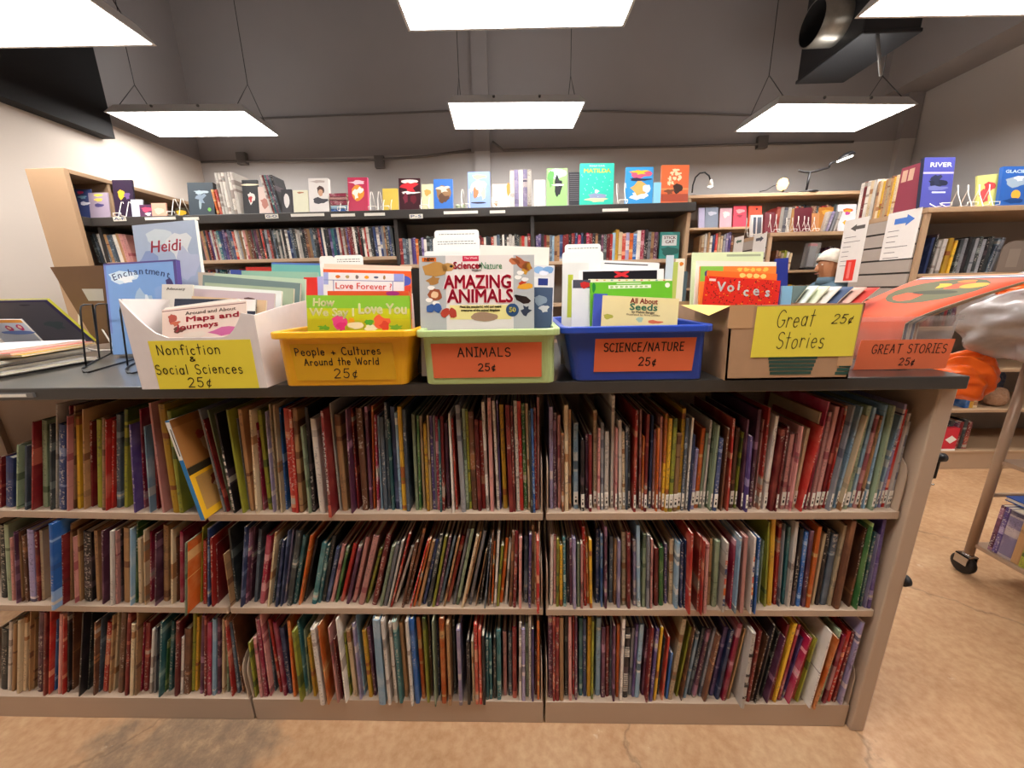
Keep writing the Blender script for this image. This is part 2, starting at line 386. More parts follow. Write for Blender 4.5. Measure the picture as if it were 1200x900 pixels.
# ------------------------------------------------------------------ front bookcase, three bays
ZS = {'l': (.734, .429, .085), 'm': (.734, .429, .085), 'r': (.734, .427, .085)}
BW = .914
SLOPE = {'l': (.026, .010), 'm': (0, 0), 'r': (0, 0)}
def bracket(h=.155, d=.235):
    pts = [(0.0, 0), (d, 0), (d, h)]
    for k in range(7):
        a = math.pi/2*(1-k/6); pts.append((.055-.055*math.cos(math.pi/2-a)-.0, h-.055+.055*math.sin(a)) if 0 else (.06-.06*math.sin(math.pi/2*k/6), h-.06+.06*math.cos(math.pi/2*k/6)))
    return pts
def bay(X0, key, label, last=False, first=False):
    root = empty('bookcase', (X0, 0, 0))
    st = M('steel_tan')
    za, zb, z0 = ZS[key]
    g = .004
    def ell(z, drop, d):
        return MB().prism([(0, z-drop), (.014, z-drop), (.014, z-.009), (d, z-.009), (d, z), (0, z)], g, BW-g, st, 'x')
    base = ell(z0, z0, .26).build('base_shelf', root, bevel=.0015)
    for sx in (g+.002, BW-g-.005): MB().prism(bracket(), sx, sx+.003, st, 'x').build('shelf_bracket', base, (0, .002, z0))
    for z, sl, sides in ((za, SLOPE[key][0], {'l': (0,), 'm': (1,), 'r': (0, 1)}[key]), (zb, SLOPE[key][1], {'l': (0,), 'm': (1,), 'r': (0,)}[key])):
        s = ell(0, .021, .25).build('shelf', root, (0, 0, z-sl*0), bevel=.0012)
        if sl: s.rotation_euler.y = sl; s.location = (0, 0, z+math.sin(sl)*BW)
        for k in sides:
            sx = (g+.002, BW-g-.005)[k]; MB().prism(bracket(), sx, sx+.003, st, 'x').build('shelf_bracket', s, (0, .002, 0))
    MB().box((.02, .275, 0), (BW-.02, .287, 1.06), M('steel_tan')).build('back_panel', root)
    MB().box((-.018, .262, 0), (.018, .30, 1.066), st).build('upright_post', root)
    if last:
        MB().box((BW+.004, -.012, 0), (BW+.044, .575, 1.066), st).build('end_panel', root, bevel=.004)
    return tag(root, label, 'bookcase', None)
bay(-2*BW, 'l', 'low tan steel bookcase bay under the magazine pile and wire easels')
bay(-BW, 'm', 'low tan steel bookcase bay under the yellow and pale green bins')
bay(0, 'r', 'low tan steel bookcase bay with an end panel, under the blue bin and cardboard box', last=True)
CT = 1.098
ct = MB().box((-2.3, -.03, 1.067), (.956, .64, CT), M('counter_black'))
tag(ct.build('countertop', bevel=.003), 'long black countertop running over the front bookcases', 'countertop')
lh = empty('label_holder', (on_y(0, 461, -.032).x-.16, -.032, 1.076))
MB().box((0, -.003, 0), (.245, .002, .011), M('metal_grey')).build('rail', lh)
MB().box((.01, -.0036, .002), (.228, -.003, .009), M('white_sticker')).build('paper_strip', lh)
tag(lh, 'clear plastic shelf label holder on the edge of the black countertop', 'label holder')
# ------------------------------------------------------------------ shelved picture books
ALLBOOKS = []     # (root, colour, dims, shelf word, bay word, index, lean)
def cover_mesh(t, d, h, hard, m):
    """spine at y=0, boards running back; pages are a separate part"""
    b = MB(); c = .0022 if hard else .0009; c = min(c, t*.24)
    x0, x1 = -t/2, t/2; bul = min(.0025, t*.22) if hard else min(.0008, t*.1)
    out = [(x0, d), (x0, bul), (x0+t*.14, bul*.35), (0, 0), (x1-t*.14, bul*.35), (x1, bul), (x1, d)]
    inn = [(x1-c, d), (x1-c, bul+c), (x0+c, bul+c), (x0+c, d)]
    poly = out[:]
    n = len(out); vs = [(x, y, 0) for x, y in out]+[(x, y, 0) for x, y in inn]+[(x, y, h) for x, y in out]+[(x, y, h) for x, y in inn]
    N2 = 11; fs = []
    for i in range(N2):
        j = (i+1) % N2; fs.append((i, j, N2+j, N2+i))
    fs = [f[::-1] for f in fs]
    for z, flip in ((0, 0), (N2, 1)):
        for f in ((0, 1, 9, 10), (1, 2, 3, 4, 5, 8, 9), (5, 6, 7, 8)):
            q = tuple(z+i for i in f); fs.append(q if flip else q[::-1])
    b.add(vs, fs, m)
    return b
def book(name, t, d, h, code, loc, lean, hard=True, sticker=False, bands=None):
    root = empty(name, loc, (0, lean, 0))
    cover_mesh(t, d, h, hard, CM(code)).build('cover', root)
    c = min(.0022 if hard else .0009, t*.24); o = .003 if hard else 0.0004
    MB().box((-t/2+c, .003+c, o), (t/2-c, d-o-.001, h-o), M('pages')).build('pages', root)
    if sticker:
        k = MB().box((-t*.46, -.0006, .012), (t*.46, .0012, .05), M('white_sticker'))
        k.box((-t*.2, -.0009, .019), (t*.2, -.0005, .027), M('ink')); k.box((-t*.16, -.0009, .033), (t*.16, -.0005, .036), M('ink'))
        k.build('spine_label', root)
    if bands:
        for (z0, z1, cc) in bands:
            MB().box((-t*.49, -.0007, z0*h), (t*.49, .0014, z1*h), CM(cc) if isinstance(cc, str) and cc in PAL else M(cc)).build('spine_band', root)
    return root

# one block per stretch of shelf: pixel origin of the stretch, then bottom x, top x, top y, width, colour (fifths of a pixel)
ROWS = {
'top': ('l', (0, 440), """0 0 480 22 d;20 20 490 18 c;52 52 485 44 n;95 95 410 22 h;120 120 400 24 f;150 152 415 32 s;188 192 275 18 d;208 205 300 34 c;236 225 270 18 l;262 255 265 28 h;298 295 285 26 z;
330 332 170 22 w;362 362 290 40 n;393 380 240 18 p;412 408 180 16 d;432 425 180 20 f;460 450 240 34 y;495 485 200 28 f;540 530 270 40 d;582 575 260 26 e;604 603 250 18 f;622 620 260 22 r;652 650 265 32 r;692 690 230 36 s;735 735 200 20 e;790 760 290 32 v;824 788 300 14 w;848 800 200 34 m;880 845 300 24 l;915 848 160 30 d;958 865 160 38 p;988 893 150 16 w;1030 938 170 36 y;1060 985 210 24 e""",
 'm', (220, 440), """215 65 200 30 a;234 90 260 22 d;250 108 205 16 h;270 150 225 26 k*;290 178 220 18 y;322 215 205 32 e;345 258 262 18 p;358 282 255 18 a;376 300 200 22 f;402 335 205 34 c;426 388 230 20 r;446 402 280 18 m;482 415 205 38 e;504 455 215 20 i;526 476 170 28 c;551 502 175 34 c;578 533 190 30 b;622 572 195 42 r;642 596 200 18 r;664 622 190 26 f;714 665 300 24 h;738 692 190 36 k;788 730 255 32 w;836 782 210 52 d^;895 832 165 24 w;922 872 230 34 f;960 908 200 28 x;974 935 190 14 i;1000 958 195 28 d;1040 998 195 34 u;1076 1042 185 22 x;1094 1080 180 14 o;1115 1096 235 18 m;1138 1108 235 18 l;1160 1130 245 24 s""",
 'm', (440, 440), """84 55 160 18 s;104 72 260 18 t;130 96 185 28 n;150 118 220 18 l;170 137 185 24 y;192 163 200 18 s;244 218 230 18 h;263 246 235 22 g;288 263 240 26 c;310 286 285 26 y;326 304 235 16 c;346 322 240 22 v;358 340 235 14 a;372 356 240 18 m;384 370 260 14 t;400 386 240 22 d;428 410 280 24 x;456 430 225 18 w;477 448 255 18 r;516 478 175 34 a;540 512 195 22 h;558 532 200 18 e;583 556 215 34 u;611 588 260 22 d;636 616 265 24 r;659 628 158 18 w;684 664 115 22 p;722 690 150 26 w;734 712 150 12 v;762 736 172 24 y;797 772 175 32 d;816 796 180 16 d;838 817 150 20 w;858 839 152 22 r;881 862 165 22 g;904 886 165 16 c;922 905 210 16 z;937 922 195 22 b;958 948 190 22 d;974 968 130 18 p""",
 'r', (640, 440), """32 28 185 22 i;54 50 220 20 x;78 75 235 20 p;98 96 340 16 u;120 118 175 22 c;140 138 200 14 f;174 174 280 28 l!;214 216 380 20 k!;238 238 345 18 x;260 260 350 20 d!;286 288 205 30 c!;308 312 310 20 p!;328 330 280 18 a!;353 358 330 24 w!;384 396 120 28 w!;410 415 310 18 p!;434 434 265 20 w!;456 452 330 18 c!;472 474 300 14 s;486 486 290 18 z!;500 504 220 12 k;516 532 205 30 r!;548 556 200 20 p!;562 574 360 14 o!;580 600 230 22 d!;604 626 235 20 n!;626 640 320 22 p!;645 654 310 22 o!;663 678 240 20 p!;682 708 225 24 y!;704 734 255 26 y!;728 762 255 22 e!;754 784 340 30 f!;774 812 195 24 y!;797 832 250 18 s!;820 862 250 20 w!;839 872 350 14 n;855 886 435 20 i!;878 926 310 24 o!;899 946 340 18 h!;918 970 265 16 w!;938 988 275 16 h!;962 1008 295 22 h!;988 1032 370 24 n!;1008 1058 330 18 y!;1024 1072 310 12 u;1062 1090 255 28 r;1082 1128 310 26 u!;1105 1156 335 24 e!;1143 1186 260 22 x!""",
 'r', (860, 440), """72 106 360 20 v!;94 156 200 20 x;118 176 260 20 p!;146 212 190 32 r!;178 258 240 20 w!;222 296 320 50 d;246 322 300 20 d!;282 348 345 26 p!;308 372 345 24 p!;332 402 300 24 p;348 442 310 22 c!;372 504 215 24 c!;394 524 300 18 r!;420 550 155 22 m!;450 572 215 20 p!;478 612 185 24 p!;504 646 190 18 d!;528 666 180 26 r!;556 702 180 38 a!;592 754 185 26 l!;622 776 240 18 c!;652 802 180 36 h!;684 832 190 24 l!;712 850 235 24 p!;736 872 240 18 f!;762 892 175 28 l!;788 924 240 20 f!;810 944 180 26 h!;830 984 240 18 l!;852 1010 170 22 i!;872 1048 200 28 r!;902 1074 225 20 w!;924 1092 270 20 a!"""),
'middle': ('l', (0, 590), """20 10 130 30 z;55 30 125 26 h;76 62 205 16 p;98 82 170 20 x;130 106 165 30 f;156 132 190 16 u;190 170 160 38 i;224 206 170 20 d;252 236 162 20 c;308 292 122 58 b^;348 342 190 14 m;370 362 190 18 d;410 396 120 32 f;442 430 200 16 p;470 456 155 24 f;516 508 170 48 k;574 556 160 20 f;600 590 165 24 x;630 622 160 18 i;652 650 165 22 w;682 680 165 34 p;712 708 150 18 k;740 736 145 32 f;766 765 150 16 l;790 786 110 22 g;820 812 210 22 c;850 844 160 28 c;880 878 165 28 m;906 908 180 18 x;935 930 260 28 i;970 968 130 34 f;1008 1006 155 28 c;1038 1034 200 14 u;1062 1060 170 20 m;1086 1086 235 24 h^""",
 'l', (220, 590), """72 74 140 20 e;98 98 220 20 r;120 120 150 18 n;146 140 205 38 r;176 170 240 14 d""",
 'm', (220, 590), """236 192 300 14 f;262 215 150 28 z;312 338 140 24 n;340 362 150 16 x;362 390 140 24 x;396 424 150 18 s;432 474 195 28 m;470 514 175 20 c;498 542 220 18 s;518 560 220 14 n;544 590 165 16 n;564 614 155 16 i;592 648 165 26 z;625 684 195 20 t;654 724 190 22 o;682 758 205 22 k;738 798 240 34 t;770 822 250 18 t;794 858 190 20 z;816 880 265 20 n;846 914 245 20 p;870 938 260 14 g;904 982 240 22 r;936 1010 250 18 x;974 1054 200 22 p;1014 1104 195 32 p;1050 1132 270 16 e;1092 1178 190 28 d""",
 'm', (440, 590), """30 104 255 18 h;56 130 240 20 a;76 160 225 14 w;92 200 180 20 r;116 218 255 28 w;158 242 230 16 u;182 288 145 18 u;204 306 225 16 r;226 320 215 22 o;254 340 225 18 f;284 362 215 18 n;310 386 190 20 z;338 414 195 14 e;360 438 200 16 x;380 468 190 16 l;402 490 200 14 f;425 518 190 24 r;458 548 150 14 a;480 570 150 18 h;508 598 195 16 c;526 620 165 12 f;554 642 160 18 a;586 648 290 12 f;612 654 190 26 k;640 666 230 20 s;662 682 160 16 u;684 698 220 14 o;700 722 175 14 w;716 744 250 14 e;736 772 205 18 o;764 792 205 14 w;790 810 160 18 u;814 828 165 20 d;848 850 205 16 p;880 884 195 22 s;904 908 185 14 v;922 934 130 16 f;940 958 170 12 c;966 988 225 26 r^;990 1000 110 10 w""",
 'r', (640, 590), """30 36 185 16 w;50 52 185 14 p;66 70 210 16 e;88 88 250 18 y;110 106 205 16 t;130 126 190 14 k;146 145 215 14 x;168 165 210 16 i;190 190 240 16 h;210 210 240 16 p;230 220 135 20 r;246 236 195 12 o;264 260 215 18 y;300 304 150 28 n;326 326 185 14 b;350 350 135 14 x;378 384 195 20 s;403 408 210 14 f;426 430 225 18 i;456 456 170 28 c;486 486 180 20 d;520 518 220 18 i;544 540 130 20 l;572 580 185 22 h;597 602 190 16 a;616 622 215 12 p;645 648 270 24 d;675 678 265 24 g;700 702 240 14 v;730 738 215 26 c;764 780 235 20 l;790 800 230 16 n;810 820 220 14 n;834 848 180 28 r^;860 876 215 10 f;885 902 200 24 r^;908 926 225 16 r^;930 950 240 20 p^;952 970 210 16 f;985 1010 225 26 h;1008 1032 200 12 t;1036 1066 235 34 w^;1080 1110 220 24 m;1108 1140 200 24 l^;1146 1176 200 20 p^;1178 1196 200 14 x""",
 'r', (860, 590), """98 128 200 16 w^;118 150 205 20 b^;144 176 220 18 h;182 194 110 24 e;210 238 85 26 y;240 276 120 28 r;264 300 120 12 a;288 330 140 20 t;320 376 110 24 w;348 404 150 20 k;378 432 170 20 b;410 464 165 24 x;436 510 140 24 o;462 538 180 18 c;490 562 150 20 k;526 602 180 34 s;562 660 130 22 c;608 714 100 38 u;674 778 150 46 u;718 814 120 22 g;742 842 170 18 t;772 882 185 16 i;850 952 80 54 v"""),
'bottom': ('l', (0, 700), """20 25 190 38 z;50 60 145 18 w;74 84 160 16 f;104 110 140 30 c;140 150 120 34 c;170 180 60 18 f;196 202 130 22 f;230 240 90 30 x;256 264 80 18 d;286 296 70 26 r;318 325 135 26 b;345 355 100 18 p;366 374 110 18 r;398 397 80 34 k;426 430 80 20 u;456 458 80 26 k;492 508 85 24 f;516 530 90 20 z;550 558 150 28 u;578 594 120 20 s;612 640 150 26 r;640 664 110 16 f;666 696 60 16 c;702 726 90 30 u;736 756 90 18 d;766 778 160 20 c;794 806 80 20 f;818 832 150 14 m;850 866 150 26 d;880 898 190 20 w;906 916 180 16 a;932 946 150 28 t;966 982 255 20 g;994 1012 140 24 t;1028 1040 150 20 d;1062 1070 240 16 w;1090 1096 190 36 u;1128 1138 95 16 e;1148 1160 115 16 y;1178 1190 110 20 x""",
 'l', (220, 700), """100 102 110 14 d;122 124 155 24 m;150 153 130 22 l;180 180 120 16 x;206 208 125 18 c;235 235 140 20 h;262 264 140 22 r;298 300 150 34 s;325 324 130 16 u""",
 'm', (220, 700), """396 355 270 36 e;430 388 240 16 p;456 405 130 30 m;486 424 105 18 p;506 448 140 16 s;545 476 130 26 r;570 504 150 20 m;600 545 180 28 n;626 588 140 16 o;664 615 205 32 e^;698 645 140 20 t;716 682 190 14 h;744 704 240 16 y;788 728 190 28 w^;824 764 170 22 o^;850 794 145 18 a;880 824 180 22 p^;904 850 250 18 d;928 868 120 22 w^;950 904 210 20 e;984 936 190 24 c;1014 968 160 22 i;1036 986 110 12 l;1072 1030 200 22 y;1098 1056 180 16 x;1140 1100 130 40 l^;1182 1135 120 16 w^""",
 'm', (440, 700), """122 82 155 18 w^;150 106 145 22 t^;182 146 150 24 f;216 180 145 16 w^;246 206 135 26 b^;282 248 120 22 o;310 280 120 22 e^;332 310 100 14 u;352 332 110 18 h^;372 348 130 16 n;402 384 110 28 o^;438 420 160 22 f^;466 455 130 22 z;500 482 195 20 i^;548 540 260 18 k^;578 566 260 14 c^;596 584 165 18 r^;618 608 195 16 r^;638 630 230 14 k^;656 652 240 16 t;676 672 245 14 t;700 698 240 16 z;725 720 200 24 t;760 756 205 20 p;790 788 205 20 s;816 814 180 24 d;848 848 150 14 w;868 866 190 20 i;890 886 150 16 h;906 905 115 14 w;922 922 190 12 v;938 940 235 18 d;966 970 140 26 o""",
 'r', (640, 700), """25 25 105 26 x;46 46 110 14 d;66 66 110 20 d;92 90 125 22 f;118 118 105 18 z;142 140 90 18 p;160 160 110 12 r;176 176 100 14 x;202 204 125 24 t;226 226 130 20 n;250 256 120 24 y;270 276 140 12 e;302 310 125 32 l;334 338 180 24 x;358 362 170 18 d;376 382 115 16 s;396 402 170 18 x;416 424 160 18 o;438 458 130 18 w;462 482 180 28 k~;490 512 180 20 a;510 536 160 16 v;532 564 160 24 l;564 598 185 24 x;590 628 185 22 d;614 656 195 18 v;636 682 180 14 y;654 698 240 14 s;680 716 235 32 r;706 738 330 14 b;728 814 130 28 c;764 850 175 26 e;792 870 180 14 u;812 892 210 18 l;838 928 180 24 s;868 958 190 26 x;900 992 180 18 a;930 1018 230 22 u;968 1058 180 28 v;1004 1094 200 24 n;1042 1142 160 24 m;1066 1168 190 14 f""",
 'r', (860, 700), """52 122 215 36 w^;84 160 200 18 d;106 204 230 14 u;126 236 170 16 k;160 268 200 26 z;194 296 240 20 x;216 322 160 16 d;240 366 160 22 y;264 388 160 14 m;288 404 240 24 v;322 432 245 26 m;348 458 240 20 r;372 486 245 18 e;402 520 250 16 z;446 576 210 22 w^;472 600 250 22 o^;496 626 200 18 h;532 652 230 20 m;558 682 205 18 r;588 706 210 16 d;628 762 150 14 i"""),
}
SHZ = {'top': 0, 'middle': 1, 'bottom': 2}
BX = {'l': (-2*BW, -BW), 'm': (-BW, 0), 'r': (0, BW)}
def shelf_books():
    for row, spec in ROWS.items():
        bays = {}
        for i in range(0, len(spec), 3):
            key, (ox, oy), txt = spec[i:i+3]
            for e in txt.replace('\n', '').split(';'):
                b, t, ty, w_, c = e.split()
                bays.setdefault(key, []).append((ox+float(b)/5, ox+float(t)/5, oy+float(ty)/5, float(w_)/5, c))
        for key, L in bays.items():
            z00 = ZS[key][SHZ[row]]; sl = SLOPE[key][SHZ[row]] if SHZ[row] < 2 else 0; z = z00
            lo, hi = BX[key][0]+.0105, BX[key][1]-.0105
            if key == 'l': lo = -3
            if key == 'r' and row == 'middle': hi = BX[key][1]+.001
            if key == 'l' and row != 'bottom': hi = BX[key][1]-.001
            if key == 'm' and row != 'bottom': lo = BX[key][0]+.002
            items = []
            for (xb, xt, yt, wp, c) in L:
                prot = '^' in c; yp = -.006-R.random()*.012 if prot else R.uniform(.0, .024)
                if 'h^' == c and key == 'l': yp = -.03
                c0 = c[0]
                # bottom on the shelf plane, top on the same vertical plane
                d = ray(xb, 0); yb = 600 + (0 if row == 'top' else 110 if row == 'middle' else 220)
                for _ in range(5):
                    if sl: z = z00+max(0, -BW-on_y(xb, yb, yp).x)*math.sin(sl)
                    P = on_y(xb, yb, yp)
                    yb += (P.z-z)*F_PX/((P-CAM).dot(FW))
                P = on_y(xb, yb, yp); Q = on_y(xt, yt, yp)
                top = (1.05 if row == 'top' else ZS[key][SHZ[row]-1]-.026+(max(0, -BW-P.x)*math.sin(SLOPE[key][SHZ[row]-1]) if key == 'l' else 0))
                h = max(.1, min(Q.z-z, top-z-R.uniform(.001, .006))); wm = wp*(P-CAM).dot(FW)/F_PX*.96
                items.append([P.x, (Q.x-P.x)/max(.1, Q.z-z), h, wm, yp, c0, c, xb])
            items.sort(key=lambda q: q[0])
            hmax = .28
            for _ in range(12):      # neighbours may not cross at the top either
                for i in range(1, len(items)):
                    a, b = items[i-1], items[i]; h = min(a[2], b[2])
                    gap = (b[0]+b[1]*h)-(a[0]+a[1]*h); need = .0042
                    if gap < need: b[1] += (need-gap)/h
                    if b[0]-a[0] < need: b[0] = a[0]+need
                for q in items:
                    q[0] = min(max(q[0], lo+.0025), hi-.0025)
                    if q[0]+q[1]*q[2] > hi-.0025: q[1] = (hi-.0025-q[0])/q[2]
            k = len(items)-1            # the last books of a bay move up to the bracket rather than into it
            if key != 'l' or row == 'bottom':
                q = items[k]; q[0] = min(q[0], hi-q[3]/2-.0005); q[1] = min(q[1], (hi-q[3]/2-.0005-q[0])/q[2])
                while k > 0:
                    a, b = items[k-1], items[k]; need = .5*(min(a[3], .006)+min(b[3], .006)); h = min(a[2], b[2]); ok = True
                    if b[0]-a[0] < need: a[0] = b[0]-need; ok = False
                    if (b[0]+b[1]*h)-(a[0]+a[1]*h) < need: a[1] = ((b[0]+b[1]*h)-need-a[0])/h; ok = False
                    k -= 1
                    if ok: break
            n = len(items)
            for i, q in enumerate(items):
                # both bottom corner and top corner stay between the bay's brackets
                m = 0
                def free(s, j, sg):
                    if j < 0 or j >= n: return 9
                    o = items[j]; h = min(q[2], o[2]); r = []
                    for zz in (0, h): r.append(sg*((o[0]+o[1]*zz)-(q[0]+q[1]*zz)))
                    k = q[3]/(q[3]+o[3]); return min(r)*k
                half = min(free(0, i-1, -1), free(0, i+1, 1))
                t_ = min(q[3]/2, half*.95)*2
                for zz in (0, q[2]):
                    xx = q[0]+q[1]*zz
                    if zz == 0 and xx-t_/2 < lo: t_ = max(.0022, min(t_, 2*(xx-lo)))
                    if xx+t_/2 > hi: t_ = max(.0022, min(t_, 2*(hi-xx)))
                if t_ < .0024: continue
                if q[6] == 'h^' and key == 'l' and row == 'middle': t_ -= .0016
                lean = math.atan(q[1]); q.append(t_)
                H = q[2]/math.cos(lean)-abs(math.sin(lean))*t_*.5
                hard = t_ > .007
                dep = min(.232, max(.14, H*R.uniform(.72, .95)))
                st = '!' in q[6]
                nm = 'library_book' if st else ('hardcover_book' if t_ > .0115 else 'picture_book' if t_ > .007 else 'paperback_book')
                bands = None
                if '*' in q[6]: bands = [(k/14, (k+.5)/14, 'w') for k in range(1, 9)]
                if q[5] == 'w' and q[6] == 'w^' and row == 'middle' and key == 'r': bands = [(.1, .2, 'n'), (.26, .36, 'o'), (.42, .5, 'r'), (.56, .64, 'n'), (.7, .76, 'r')]
                if row == 'bottom' and q[6] == 'w^' and key == 'r' and q[7] < 880: bands = [(.14, .17, 'k'), (.3, .36, 'k'), (.44, .47, 'k'), (.7, .74, 'k')]
                if '~' in q[6]: bands = [(.1+.03*k, .118+.03*k, 'w') for k in range(9)]+[(.60+.03*k, .618+.03*k, 'w') for k in range(5)]+[(.86, .875, 'w'), (.89, .905, 'w')]
                if row == 'top' and q[6] == 'd^': bands = [(0.0, .12, 'r')]
                r = book(nm, t_*math.cos(lean), dep, H, q[5], (q[0], q[4], (z00+max(0, -BW-q[0]+t_/2)*math.sin(sl) if sl else z00)+.0005+abs(math.sin(lean))*t_*.5), lean, hard, st, bands)
                if row == 'top' and q[6] == 'd^':
                    tx = MB(); tx.text('TRANSFORMERS', min(.017, t_*.8), M('ink_white'), TM((0, -.0012, H*.54), (0, 0, -1), (1, 0, 0)), bold=.0003, width=H*.56); tx.build('spine_title', r)
                if q[6] == 'h^' and key == 'l' and row == 'middle':
                    MB().box((t_/2-.0005, .006, .002), (t_/2+.0006, dep-.002, H-.002), CM('o')).build('front_cover', r)
                ALLBOOKS.append([r, q[5], t_, q[2], lean, row, key, i, '^' in q[6], st])
shelf_books()


# ------------------------------------------------------------------ hand lettering: pen strokes
def _arc(cx, cy, rx, ry, a0, a1, n=9):
    return [(cx+rx*math.cos(math.radians(a0+(a1-a0)*i/n)), cy+ry*math.sin(math.radians(a0+(a1-a0)*i/n))) for i in range(n+1)]
G = {
 'N': (.7, [[(.05, 0), (.05, 1), (.6, 0), (.6, 1)]]), 'A': (.7, [[(0, 0), (.32, 1), (.64, 0)], [(.12, .38), (.52, .38)]]),
 'I': (.35, [[(.17, 0), (.17, 1)], [(0, 1), (.34, 1)], [(0, 0), (.34, 0)]]), 'M': (.8, [[(0, 0), (.1, 1), (.38, .3), (.66, 1), (.76, 0)]]),
 'L': (.55, [[(.05, 1), (.05, 0), (.5, 0)]]), 'S': (.6, [_arc(.3, .74, .25, .24, 30, 270, 9)+_arc(.3, .25, .27, .25, 90, -150, 9)]),
 'C': (.65, [_arc(.38, .5, .34, .5, 50, 310, 12)]), 'E': (.6, [[(.5, 1), (.05, 1), (.05, 0), (.52, 0)], [(.05, .52), (.42, .52)]]),
 'U': (.7, [[(.05, 1)]+_arc(.32, .3, .27, .3, 180, 360, 8)+[(.6, 1)]]), 'T': (.65, [[(.32, 0), (.32, 1)], [(0, 1), (.64, 1)]]),
 'R': (.65, [[(.05, 0), (.05, 1)]+_arc(.2, .74, .3, .26, 90, -90, 8)+[(.05, .48)], [(.22, .48), (.58, 0)]]),
 'G': (.72, [_arc(.38, .5, .34, .5, 45, 330, 12)+[(.68, .42), (.42, .42)]]), 'O': (.75, [_arc(.36, .5, .34, .5, 90, 450, 16)]),
 'P': (.62, [[(.05, 0), (.05, 1)]+_arc(.2, .72, .32, .28, 90, -90, 8)+[(.05, .44)]]),
 'W': (.95, [[(0, 1), (.22, 0), (.45, .8), (.68, 0), (.9, 1)]]),
 'a': (.55, [_arc(.24, .3, .22, .3, 40, 400, 12), [(.46, .6), (.46, 0)]]), 'e': (.52, [[(.04, .32), (.46, .34)]+_arc(.25, .3, .22, .3, 10, 320, 12)]),
 'o': (.55, [_arc(.26, .3, .24, .3, 90, 450, 14)]), 'n': (.55, [[(.05, .6), (.05, 0)], [(.05, .35)]+_arc(.26, .38, .2, .22, 170, 0, 7)+[(.46, 0)]]),
 'f': (.4, [_arc(.3, .85, .15, .15, 20, 180, 6)+[(.15, 0)], [(0, .58), (.34, .58)]]), 'i': (.22, [[(.1, .6), (.1, 0)], [(.1, .82), (.1, .86)]]),
 'c': (.5, [_arc(.27, .3, .23, .3, 50, 310, 10)]), 't': (.42, [[(.18, 1), (.18, 0)], [(0, .66), (.38, .66)]]),
 'l': (.2, [[(.1, 1), (.1, 0)]]), 's': (.45, [_arc(.22, .45, .17, .15, 30, 270, 7)+_arc(.22, .15, .19, .15, 90, -150, 7)]),
 'p': (.55, [[(.05, .6), (.05, -.35)], _arc(.27, .3, .22, .3, 180, -180, 12)]), 'u': (.55, [[(.05, .6)]+_arc(.25, .2, .2, .2, 180, 360, 7)+[(.45, .6), (.47, 0)]]),
 'r': (.42, [[(.05, .6), (.05, 0)], [(.05, .38)]+_arc(.24, .38, .18, .2, 170, 30, 5)]), 'd': (.55, [_arc(.25, .3, .22, .3, 0, 360, 12), [(.47, 1), (.47, 0)]]),
 'h': (.55, [[(.05, 1), (.05, 0)], [(.05, .35)]+_arc(.26, .38, .2, .22, 170, 0, 7)+[(.46, 0)]]),
 '2': (.6, [_arc(.28, .72, .25, .28, 160, -30, 8)+[(.03, 0), (.56, .02)]]), '5': (.6, [[(.52, 1), (.12, 1), (.08, .58)]+_arc(.27, .32, .26, .32, 120, -150, 10)]),
 '\u00a2': (.5, [_arc(.26, .35, .2, .26, 50, 310, 9), [(.34, .8), (.18, -.08)]]), '+': (.6, [[(.05, .3), (.52, .3)], [(.28, .55), (.3, .05)]]),
 '&': (.6, [[(.55, .1), (.2, .6)]+_arc(.28, .75, .12, .14, 200, -20, 8)+[(.12, .35)]+_arc(.25, .2, .18, .2, 140, 330, 8)+[(.55, .42)]]),
 '/': (.5, [[(.0, -.1), (.42, 1.1)]]), ' ': (.45, []),
}
def write(mb, txt, size, m, T, cx, cy, width=None, pen=.0016, slant=0, seed=3, depth=.0006):
    """pen-written line centred on (cx, cy) in the plane of T"""
    q = random.Random(seed); x = 0; strokes = []
    for ch in txt:
        adv, st = G[ch]; dy = (q.random()-.5)*.08; k = 1+(q.random()-.5)*.08
        for s in st: strokes.append([(x+px*k+slant*py, (py+dy)*k) for px, py in s])
        x += adv+.2
    sx = size if not width else width/(x-.2)
    for s in strokes:
        P = [Vector((cx+(a-(x-.2)/2)*sx, cy+(b-.5)*size, 0)) for a, b in s]
        for p, p2 in zip(P, P[1:]):           # one flat bar per bit of stroke, a little longer than the bit
            t = p2-p
            if t.length < 1e-7: continue
            t = t.normalized(); nrm = Vector((-t.y, t.x, 0))*pen/2; e = t*pen*.35
            mb.add([(*(p-e+nrm).xy, depth), (*(p-e-nrm).xy, depth), (*(p2+e-nrm).xy, depth), (*(p2+e+nrm).xy, depth)], [(0, 1, 2, 3)], m, False, T)
